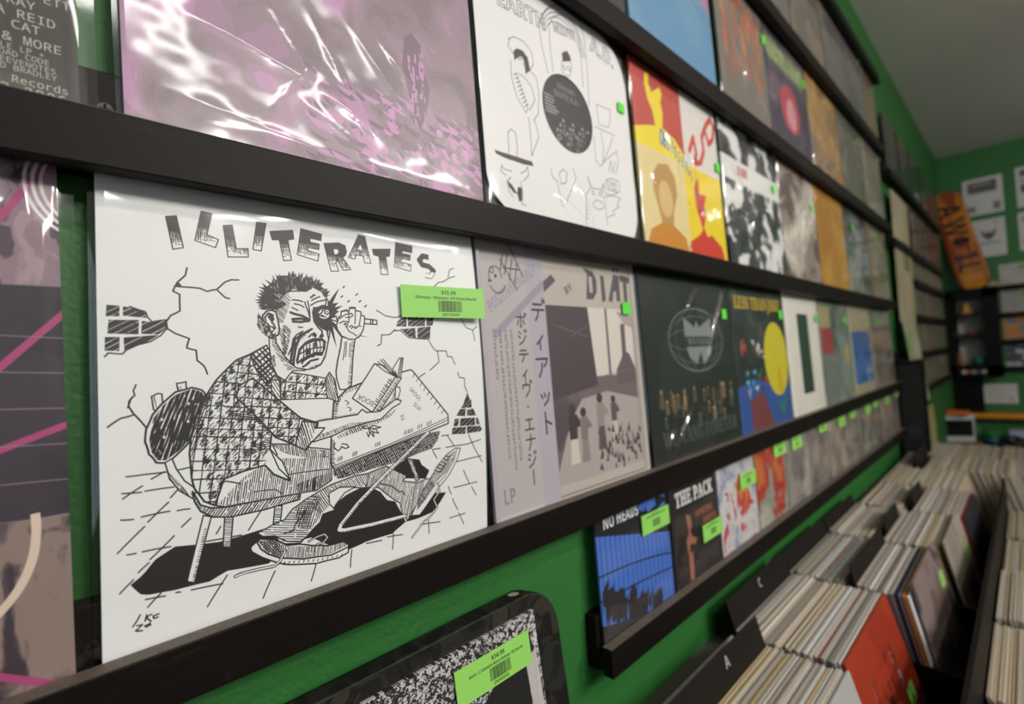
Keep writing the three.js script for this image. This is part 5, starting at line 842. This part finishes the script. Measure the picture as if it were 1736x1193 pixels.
pack(0, BX(0), 0.106, 0.232, 'record packed upright in front of the letter A divider', 'records in front of the A divider');
pack(1, BX(1), 0.046, 0.215, 'record packed upright between the letter C divider and the red cover', 'records behind the red cover');
pack(2, BX(2), 0.040, 0.145, 'record packed upright behind the middle divider of the bin with the purple-grey cover', 'back half of the purple-grey cover bin', { lean: LEAN2 }); pack(2, BX(2), 0.168, 0.254, 'record packed upright behind the purple-grey cover', 'front half of the purple-grey cover bin', { lean: LEAN2 });
pack(3, BX(3), 0.038, 0.138, 'record packed upright by the wall in the bin with the pale cover', 'back half of the pale cover bin', { lean: LEAN2 }); pack(3, BX(3), 0.160, 0.272, 'record packed upright behind the pale cover', 'front half of the pale cover bin', { lean: LEAN2 });
pack(4, BX(4), 0.036, 0.150, 'record packed upright by the wall in the bin past the pale cover', 'back half of the bin past the pale cover', { lean: LEAN2 }); pack(4, BX(4), 0.175, 0.285, 'record packed upright at the front of the bin past the pale cover', 'front half of the bin past the pale cover', { lean: LEAN2 });
faced(BX(1), 0.2205, 'red record cover with dark brush strokes, front of its bin', canvasTex(384, 384, (g, w) => { blot(g, 0, 0, w, w, ['#92301d', '#9c3822', '#8a2c1a'], 2, 121); const keep = seed; seed = 37; for (let i = 0; i < 90; i++) { g.fillStyle = ['#4a1c16', '#2c1412', '#a09a96', '#5a221a'][i % 4]; const x = rr(90, 270), y = rr(60, 330); poly(g, [x, y, x + rr(4, 20), y + rr(0, 8), x + rr(-10, 12), y + rr(20, 70)]); g.globalAlpha = 0.7; g.fill(); g.globalAlpha = 1; } seed = keep; }), [0.085, 0.16, 0.05]);
faced(BX(2), 0.262, 'purple-grey painted record cover, front of its bin', art(['#6a5a56', '#857470', '#4d4548', '#7a6a6c'], 2, 123), [0.11, 0.24, 0], Y_TOP + 0.022, LEAN2);
faced(BX(3), 0.280, 'pale record cover with dark brush strokes, front of its bin', art(['#8f8478', '#a89c8c', '#978c7e'], 2, 125, (g, w) => { g.fillStyle = '#1c1a18'; for (let i = 0; i < 9; i++) { g.beginPath(); g.moveTo(90 + i * 14, 110); g.lineTo(100 + i * 14, 100 + (i % 3) * 10); g.lineTo(112 + i * 13, 240); g.lineTo(100 + i * 13, 245); g.fill(); } }), [0.09, 0.225, 0], Y_TOP + 0.018, LEAN2);
for (const [i, c, l] of [[0, 0x20222c, 'navy'], [1, 0x6c6a78, 'grey-violet'], [2, 0xb5781e, 'amber'], [3, 0xd8d8d6, 'white']]) { const m = solo('bin_record', lpGeos[2], std(c, 0.4), l + '-spined record pulled forward beside the red cover', 'record', null, [BX(2) + 0.15, EYE + Y_TOP - LP * Math.cos(LEAN2) + 0.004, 0.235 + i * 0.007 + LP * Math.sin(LEAN2)]); m.rotation.x = -LEAN2; }
for (const [i, c, l] of [[0, 0x8c2420, 'red'], [1, 0x2a2c30, 'charcoal']]) { const m = solo('bin_record', lpGeos[2], std(c, 0.4), l + '-spined record just in front of the pale cover', 'record', null, [BX(4) - 0.01 + 0.16, EYE + Y_TOP - LP * Math.cos(LEAN2), 0.288 + i * 0.006 + LP * Math.sin(LEAN2)]); m.rotation.x = -LEAN2; }
{ const g = thing('record_bin', 'black wooden record bin across the far end, full of beige record edges', 'bin', [2.54, 0, 0.03]); part('bin_floor', box(0, 0.66, 0.60, 0.685, 0, 0.80), blackMat, g); part('plinth', box(0, 0.66, 0, 0.60, 0, 0.80), blackMat, g); part('end_panel', rbox(0.66, 0.675, 0.6, EYE - 0.6, 0, 0.8, 0.002), blackMat, g); withShadows(g); }
{ // the far bins and the lower tier, too many to count
  const far = []; for (const [k, z0, z1] of [[5, 0.036, 0.262], [6, 0.036, 0.085], [6, 0.125, 0.62], [7, 0.036, 0.66]]) pack(k, BX(k), z0, z1, '', '', { into: far });
  const keep = seed; const f = thing('far_bin_records', 'tightly packed beige record edges in the far bins', 'records', [0, 0, 0]); f.userData.kind = 'stuff';
  const by = [[], [], [], [], []]; far.forEach((q, i) => by[Math.floor(rnd() * 5)].push(q)); by.forEach((q, i) => { const m = part('record_edges', mergeGeometries(q), lpMats[[0, 2, 1, 8, 4][i]], f); m.userData.kind = 'stuff'; }); withShadows(f);
  const low = []; for (let k = 1; k < 5; k++) pack(k, 0.82 + k * 0.327, 0.360, 0.66, '', '', { into: low, y: -0.615 + (k % 3) * 0.010, lean: 0.2 });
  const lo = thing('lower_bin_records', 'tightly packed record edges in the lower front bin', 'records', [0, 0, 0]); lo.userData.kind = 'stuff';
  const bl = [[], [], [], [], []]; low.forEach((q) => bl[Math.floor(rnd() * 5)].push(q)); bl.forEach((q, i) => { const m = part('record_edges', mergeGeometries(q), lpMats[[0, 2, 1, 8, 4][i]], lo); m.userData.kind = 'stuff'; }); withShadows(lo); seed = keep;
}

// ---------------------------------------------------------------- wall beyond the long ledges
solo('wall_poster', jacketGeo(0.46, 0.64, 0.004, 2, 2), std(0xffffff, 0.6, { map: art(['#b3a98c', '#a89c7e', '#8d9a78'], 2, 131, (g, w) => { g.fillStyle = '#6d7a62'; g.fillRect(120, 90, 90, 60); g.fillStyle = '#b08a50'; g.fillRect(215, 20, 20, 200); }) }), 'tall cream poster on the wall past the long ledges', 'poster', null, [3.24, EYE + 0.095, 0.03]);
record({ label: 'cream record leaning below the tall cream poster', x0: 2.98, x1: 3.33, lip: -0.085, H: 0.19, sleeve: false, lean: 0.1, z: 0.06, tex: art(['#b8b0a0', '#a8a088', '#7d9a60'], 2, 133, null, 64) });
record({ label: 'yellow-green record cover low on the wall past the long ledges', x0: 3.02, x1: 3.36, lip: -0.62, H: 0.30, sleeve: false, lean: 0.05, z: 0.10, tex: art(['#8d8650', '#a59a3c', '#9a9684', '#6d7a40'], 3, 135, null, 64) });
record({ label: 'grey-beige record cover low on the wall above the yellow-green one', x0: 3.06, x1: 3.40, lip: -0.30, H: 0.2, sleeve: false, lean: 0.08, z: 0.07, tex: art(['#9a9080', '#86806c', '#a8a090'], 3, 137, null, 64) });
ledge(2.95, 3.45, -0.31, 'short black record ledge under the grey-beige cover past the long ledges', []);
ledge(2.95, 3.45, -0.085, 'short black record ledge under the tall cream poster', []);
{ const s = thing('speaker_box', 'black upright speaker box at the end of the ledges', 'speaker', [2.92, EYE - 0.56, 0.062]); part('cabinet', new RoundedBoxGeometry(0.07, 0.47, 0.10, 2, 0.006).translate(0, 0.235, 0), blackMat, s); part('grille', new RoundedBoxGeometry(0.004, 0.42, 0.08, 1, 0.001).translate(-0.036, 0.24, 0), std(0x0d0d0d, 0.9), s); part('woofer', new THREE.CylinderGeometry(0.032, 0.032, 0.003, 24).rotateZ(Math.PI / 2).translate(-0.039, 0.15, 0), std(0x161616, 0.7), s); withShadows(s); }
for (const [i, y] of [0.335, 0.14, -0.06, -0.25].entries()) {
  ledge(3.5, 4.92, y, ['topmost', 'second', 'third', 'lowest'][i] + ' short black ledge of singles near the corner cabinet', []);
  for (let k = 0; k < 6; k++) record({ name: 'single_record', label: ['brownish', 'grey', 'olive', 'beige'][(i + k) % 4] + ' single on the ' + ['topmost', 'second', 'third', 'lowest'][i] + ' short ledge near the corner cabinet', group: ['topmost', 'second', 'third', 'lowest'][i] + ' ledge of singles near the corner', x0: 3.53 + k * 0.225, x1: 3.725 + k * 0.225, lip: y, H: 0.175, T: 0.003, sleeve: false, mat: std(0xffffff, 0.35, { map: cornerArt[(i + k) % 4] }) });
}
for (const [i, y] of [0.82, 0.49].entries()) {
  ledge(2.96, 4.95, y, ['upper', 'lower'][i] + ' black ledge of dark record covers in the corner past the long ledges', []);
  for (let k = 0; k < 5; k++) record({ label: ['dark slate', 'dark brown', 'charcoal and rust'][(i + k) % 3] + ' record cover on the ' + ['upper', 'lower'][i] + ' corner ledge', group: ['upper', 'lower'][i] + ' corner ledge covers', x0: (i ? 3.62 : 3.0) + k * (i ? 0.26 : 0.39), x1: (i ? 3.86 : 3.36) + k * (i ? 0.26 : 0.39), lip: y, H: 0.30, T: 0.004, n: 6, mat: std(0xffffff, 0.4, { map: darkArt[(i + k) % 3] }) });
}
// ---------------------------------------------------------------- far wall
const XW = 5.43;
const paper = (y0, y1, z0, z1, tex, label, name = 'wall_notice', cat = 'poster') => solo(name, new THREE.BoxGeometry(z1 - z0, y1 - y0, 0.003), std(0xffffff, 0.6, { map: tex }), label, cat, null, [XW - 0.0018, EYE + (y0 + y1) / 2, (z0 + z1) / 2]).rotation.y = -Math.PI / 2;
const notice = (s, draw) => canvasTex(128, 160, (g, w, h) => { g.fillStyle = '#c9c5c2'; g.fillRect(0, 0, w, h); draw(g, w, h); });
paper(0.955, 1.24, 0.147, 0.376, notice(1, (g, w) => { g.fillStyle = '#5c5a58'; g.fillRect(16, 14, 94, 50); g.fillStyle = '#8d8a88'; g.fillRect(30, 22, 60, 10); g.fillStyle = '#77746f'; g.fillRect(10, 120, 28, 26); g.fillRect(94, 112, 24, 34); }), 'white notice with a wide grey picture on the far green wall');
paper(0.622, 0.912, 0.182, 0.372, notice(2, (g) => { g.fillStyle = '#4c4f4e'; poly(g, [30, 40, 54, 62, 62, 50, 72, 62, 96, 38, 86, 74, 64, 92, 42, 76]); g.fill(); g.fillRect(24, 100, 80, 5); g.fillStyle = '#9b9896'; g.fillRect(84, 14, 20, 8); }), 'white notice with a small dark winged mark on the far green wall');
paper(0.955, 1.255, 0.447, 0.66, notice(3, (g) => { g.fillStyle = '#55585a'; g.fillRect(14, 12, 100, 26); g.fillRect(14, 70, 96, 34); g.fillRect(14, 52, 60, 6); }), 'white notice with dark bands, upper of the far right pair');
paper(0.63, 0.915, 0.442, 0.65, notice(4, (g) => { g.fillStyle = '#6c6f70'; g.fillRect(14, 20, 70, 18); g.fillRect(14, 110, 90, 22); }), 'white notice with faint print, lower of the far right pair');
paper(-0.52, -0.372, 0.172, 0.364, notice(5, (g) => { g.fillStyle = '#aaa69c'; for (let y = 20; y < 140; y += 14) g.fillRect(14, y, 70 + (y % 4) * 8, 4); g.fillStyle = '#5d6258'; g.fillRect(98, 112, 10, 18); }), 'low white paper sheet on the far wall under the black cabinet');
{ // black wall cabinet with three open compartments
  const c = thing('wall_cabinet', 'black wooden wall cabinet with three open compartments in the corner', 'cabinet', [XW - 0.11, EYE - 0.30, 0.15]), b = blackMat;
  part('side_panel', box(-0.11, 0.108, 0, 0.66, -0.148, -0.108), b, c); part('side_panel', box(-0.11, 0.108, 0, 0.66, 0.07, 0.15), b, c); part('top_panel', box(-0.11, 0.108, 0.60, 0.672, -0.148, 0.15), b, c); part('bottom_panel', box(-0.11, 0.108, 0, 0.085, -0.148, 0.15), b, c); part('shelf', box(-0.10, 0.1, 0.298, 0.312, -0.108, 0.07), b, c); part('shelf', box(-0.10, 0.1, 0.468, 0.482, -0.108, 0.07), b, c); part('back_panel', box(0.1, 0.109, 0.085, 0.6, -0.108, 0.07), std(new THREE.Color().setRGB(0.5, 0.45, 0.37), 0.8), c, 'pale back panel'); withShadows(c);
  const L = thing('wall_panel', 'black hanging panel under the corner cabinet', 'panel', [XW - 0.03, EYE - 0.60, 0.075]); part('board', rbox(-0.02, 0.02, 0, 0.30, -0.07, 0.10, 0.004), b, L); withShadows(L);
  const P = thing('corner_post', 'black square post standing in the corner', 'post', [XW - 0.06, 0, 0.03]); part('post', rbox(-0.025, 0.025, 0, EYE + 0.36, -0.025, 0.025, 0.004), b, P); withShadows(P);
}
const bit = (name, geo, col, label, cat, pos, r = 0.5) => { const m = solo(name, geo, std(col, r), label, cat, null, pos); m.castShadow = m.receiveShadow = true; return m; };
const lathe = (pts, n = 20) => new THREE.LatheGeometry(pts.map(([a, b]) => new THREE.Vector2(a, b)), n);
bit('figurine', lathe([[0.001, 0], [0.035, 0], [0.03, 0.04], [0.018, 0.05], [0.024, 0.07], [0.012, 0.088], [0.001, 0.09]]), 0xc79a45, 'small yellow toy on the top shelf of the corner cabinet', 'toy', [5.33, EYE + 0.182, 0.115]);
bit('ornament', lathe([[0.001, 0], [0.012, 0], [0.02, 0.012], [0.012, 0.025], [0.001, 0.027]]), 0x9a4a28, 'tiny rust ornament on the top shelf of the corner cabinet', 'ornament', [5.33, EYE + 0.182, 0.175]);
bit('slipper_toy', new THREE.CapsuleGeometry(0.016, 0.06, 4, 10).rotateX(Math.PI / 2), 0x8d4632, 'rust red toy on the middle shelf of the corner cabinet', 'toy', [5.33, EYE + 0.030, 0.165]); bit('slipper_toy', new THREE.CapsuleGeometry(0.012, 0.06, 4, 10).rotateX(Math.PI / 2), 0x3c4864, 'blue toy on the middle shelf of the corner cabinet', 'toy', [5.33, EYE + 0.026, 0.085]); bit('knob', new THREE.SphereGeometry(0.017, 14, 10), 0xb59a80, 'pale round knob at the edge of the corner cabinet', 'knob', [5.305, EYE + 0.032, 0.028]);
bit('mug', lathe([[0.001, 0], [0.034, 0], [0.038, 0.02], [0.038, 0.062], [0.034, 0.062], [0.033, 0.01], [0.001, 0.008]]), 0x3f8a70, 'teal mug on the bottom shelf of the corner cabinet', 'mug', [5.33, EYE - 0.213, 0.175]); bit('vase', lathe([[0.001, 0], [0.014, 0], [0.018, 0.04], [0.01, 0.09], [0.013, 0.1]]), 0x9a5030, 'thin rust vase on the bottom shelf of the corner cabinet', 'vase', [5.33, EYE - 0.213, 0.055]);
for (const [i, c, l] of [[0, 0xc8c0b0, 'cream'], [1, 0xa04a24, 'rust'], [2, 0x8d8f9a, 'grey'], [3, 0x34406a, 'blue'], [4, 0xb0a890, 'beige']]) bit('badge', new THREE.CylinderGeometry(0.014, 0.014, 0.008, 14).rotateZ(Math.PI / 2), c, l + ' round badge on the lower board of the corner cabinet', 'badge', [5.206, EYE - 0.262, 0.085 + i * 0.028]);
{ // skateboard deck leaning in the corner on top of the cabinet
  const d = thing('skateboard_deck', 'orange skateboard deck with black letters leaning in the corner', 'skateboard', [5.33, EYE + 0.374, 0.19]); d.rotation.set(0, -Math.PI / 2, 0);
  const w = 0.19, h = 0.80, s = new THREE.Shape(); s.moveTo(-w / 2, 0.10); s.absarc(0, 0.095, w / 2, Math.PI, 2 * Math.PI); s.lineTo(w / 2, h - 0.10); s.absarc(0, h - 0.095, w / 2, 0, Math.PI); s.lineTo(-w / 2, 0.10);
  const g = new THREE.ExtrudeGeometry(s, { depth: 0.008, bevelEnabled: true, bevelSize: 0.002, bevelThickness: 0.002, bevelSegments: 2, curveSegments: 20 }), p = g.attributes.position, uv = g.attributes.uv; for (let i = 0; i < p.count; i++) { uv.setXY(i, p.getX(i) / w + 0.5, p.getY(i) / h); const y = p.getY(i), e = Math.max(0, y - 0.66, 0.14 - y); p.setZ(i, p.getZ(i) + e * e * 1.6 + 4 * Math.pow(p.getX(i), 2) * 0.5); } g.computeVertexNormals();
  const m = part('deck', g, std(0xffffff, 0.22, { map: canvasTex(256, 1024, (q, W, H) => { blot(q, 0, 0, W, H, ['#a8600e', '#b86f12', '#8a3a16', '#b06810'], 1.5, 141); q.fillStyle = '#8a2a18'; q.fillRect(0, 150, 50, 480); q.fillRect(90, 470, 80, 120); q.fillStyle = '#1b1712'; for (const [t, y] of [['A', 200], ['W', 380], ['I', 690], ['L', 800]]) { q.save(); q.translate(128, y); q.rotate(Math.PI / 2 + 0.05); q.font = 'bold 250px sans-serif'; q.textAlign = 'center'; q.textBaseline = 'middle'; q.scale(0.75, 1); q.fillText(t, 0, 0); q.restore(); } q.fillRect(70, 500, 130, 60); q.fillStyle = '#c47a14'; q.fillRect(50, 870, 160, 154); }) }), d); m.rotation.z = 0.19; withShadows(d);
}
bit('shell', lathe([[0.001, 0], [0.05, 0], [0.045, 0.025], [0.02, 0.045], [0.001, 0.05]]), 0xa8936a, 'tan lump beside the skateboard on the corner cabinet', 'ornament', [5.33, EYE + 0.374, 0.275]); bit('pebble', new THREE.IcosahedronGeometry(0.022, 1), 0xa8906a, 'small pale ball behind the skateboard foot', 'ornament', [5.36, EYE + 0.398, 0.245]);
{ // wall rack of covers right of the cabinet
  const covers = [[0.385, 0.545, ['#a39c94', '#b5aea6'], 'pale grey record cover on the top rack right of the corner cabinet'], [0.175, 0.345, ['#9a948e', '#aaa49e'], 'grey record cover on the second rack right of the corner cabinet'], [-0.03, 0.135, ['#8d8a84', '#c07c2c', '#6d7484'], 'orange and grey record cover on the third rack right of the corner cabinet'], [-0.235, -0.07, ['#3c3f4a', '#4a4d58', '#b5b5b8'], 'dark record cover with white marks on the lowest rack right of the corner cabinet']];
  covers.forEach(([y0, y1, c, l], i) => { paper(y0, y1, 0.315, 0.62, art(c, 4, 151 + i, (g, w) => { g.fillStyle = '#5aa030'; if (i < 2) g.fillRect(w * 0.36, 12, 60, 24); }, 128), l, 'rack_cover', 'record'); const r = thing('wall_rack', ['topmost', 'second', 'third', 'lowest'][i] + ' black rack strip right of the corner cabinet', 'rack', [XW - 0.03, EYE + y0 - 0.038, 0.30]); part('strip', rbox(-0.02, 0.029, 0, 0.036, 0, 0.4, 0.003), blackMat, r); withShadows(r); });
}
{ // counter in the corner with a yellow edge
  const c = thing('counter', 'dark corner counter with a bright yellow edge strip', 'counter', [XW - 0.45, 0, 0]); part('worktop', box(0, 0.448, EYE - 0.84, EYE - 0.80, 0.002, 1.2), blackMat, c); part('body', box(0.02, 0.448, 0, EYE - 0.84, 0.002, 1.2), blackMat, c); withShadows(c);
  const y = thing('yellow_shelf', 'bright yellow shelf board under the low paper sheet', 'shelf', [XW - 0.12, EYE - 0.625, 0.02]); part('board', rbox(0, 0.118, 0, 0.034, 0, 0.9, 0.003), std(0xe08e12, 0.5), y); withShadows(y);
}
bit('bowl', lathe([[0.001, 0], [0.03, 0], [0.055, 0.03], [0.06, 0.075], [0.056, 0.075], [0.05, 0.03], [0.001, 0.006]]), 0x1f4a6a, 'blue bowl on the corner counter', 'bowl', [5.25, EYE - 0.80, 0.035 + 0.03]); bit('bottle', lathe([[0.001, 0], [0.022, 0], [0.022, 0.09], [0.01, 0.11], [0.01, 0.13], [0.001, 0.13]]), 0x3d6a50, 'green bottle on the corner counter', 'bottle', [5.25, EYE - 0.80, 0.13]);
{ const t = thing('tub', 'teal tub with a green lid on the corner counter', 'tub', [5.2, EYE - 0.80, 0.215]); part('tub_body', lathe([[0.001, 0], [0.05, 0], [0.058, 0.06], [0.001, 0.06]]), std(0x1c5a66, 0.4), t); part('lid', lathe([[0.001, 0.06], [0.062, 0.06], [0.062, 0.075], [0.02, 0.1], [0.001, 0.102]]), std(0x2f7a34, 0.5), t); withShadows(t); }
{ const t = thing('small_monitor', 'small white-framed black screen on the corner counter', 'monitor', [4.75, EYE - 0.73, 0.06]); t.rotation.y = -1.2; part('frame', rbox(-0.09, 0.09, 0, 0.19, -0.015, 0.012, 0.006), std(0xb8bcc0, 0.4), t); part('screen', rbox(-0.078, 0.078, 0.04, 0.155, 0.010, 0.014, 0.001), std(0x060606, 0.2), t); withShadows(t); }
bit('orange_box', rbox(-0.05, 0.05, 0, 0.03, -0.06, 0.06, 0.004), 0xd2691a, 'flat orange box on top of the small screen by the counter', 'box', [4.75, EYE - 0.54, 0.065]);
bit('parcel', rbox(-0.09, 0.09, 0, 0.06, -0.1, 0.1, 0.006), 0x7a4a2a, 'brown cardboard parcel on the corner counter', 'parcel', [4.75, EYE - 0.79, 0.08]);
{ const t = thing('paper_bag', 'white and violet printed bag on the corner counter', 'bag', [5.15, EYE - 0.80, 0.36]); part('bag', rbox(-0.05, 0.05, 0, 0.12, -0.06, 0.09, 0.012), std(0x8d8f9c, 0.5), t); part('print_band', rbox(-0.053, -0.049, 0.07, 0.105, -0.05, 0.08, 0.001), std(0xaab0d8, 0.5), t); part('red_seal', rbox(-0.0535, -0.0495, 0.045, 0.065, 0.0, 0.05, 0.001), std(0x7a1c20, 0.5), t); withShadows(t); }
bit('cable_heap', new THREE.TorusKnotGeometry(0.06, 0.014, 90, 8, 3, 5).scale(1, 0.5, 1.4), 0x16140f, 'tangle of black cable at the counter end', 'cable', [4.3, EYE - 0.66, 0.34], 0.6);

renderer.render(scene, camera);
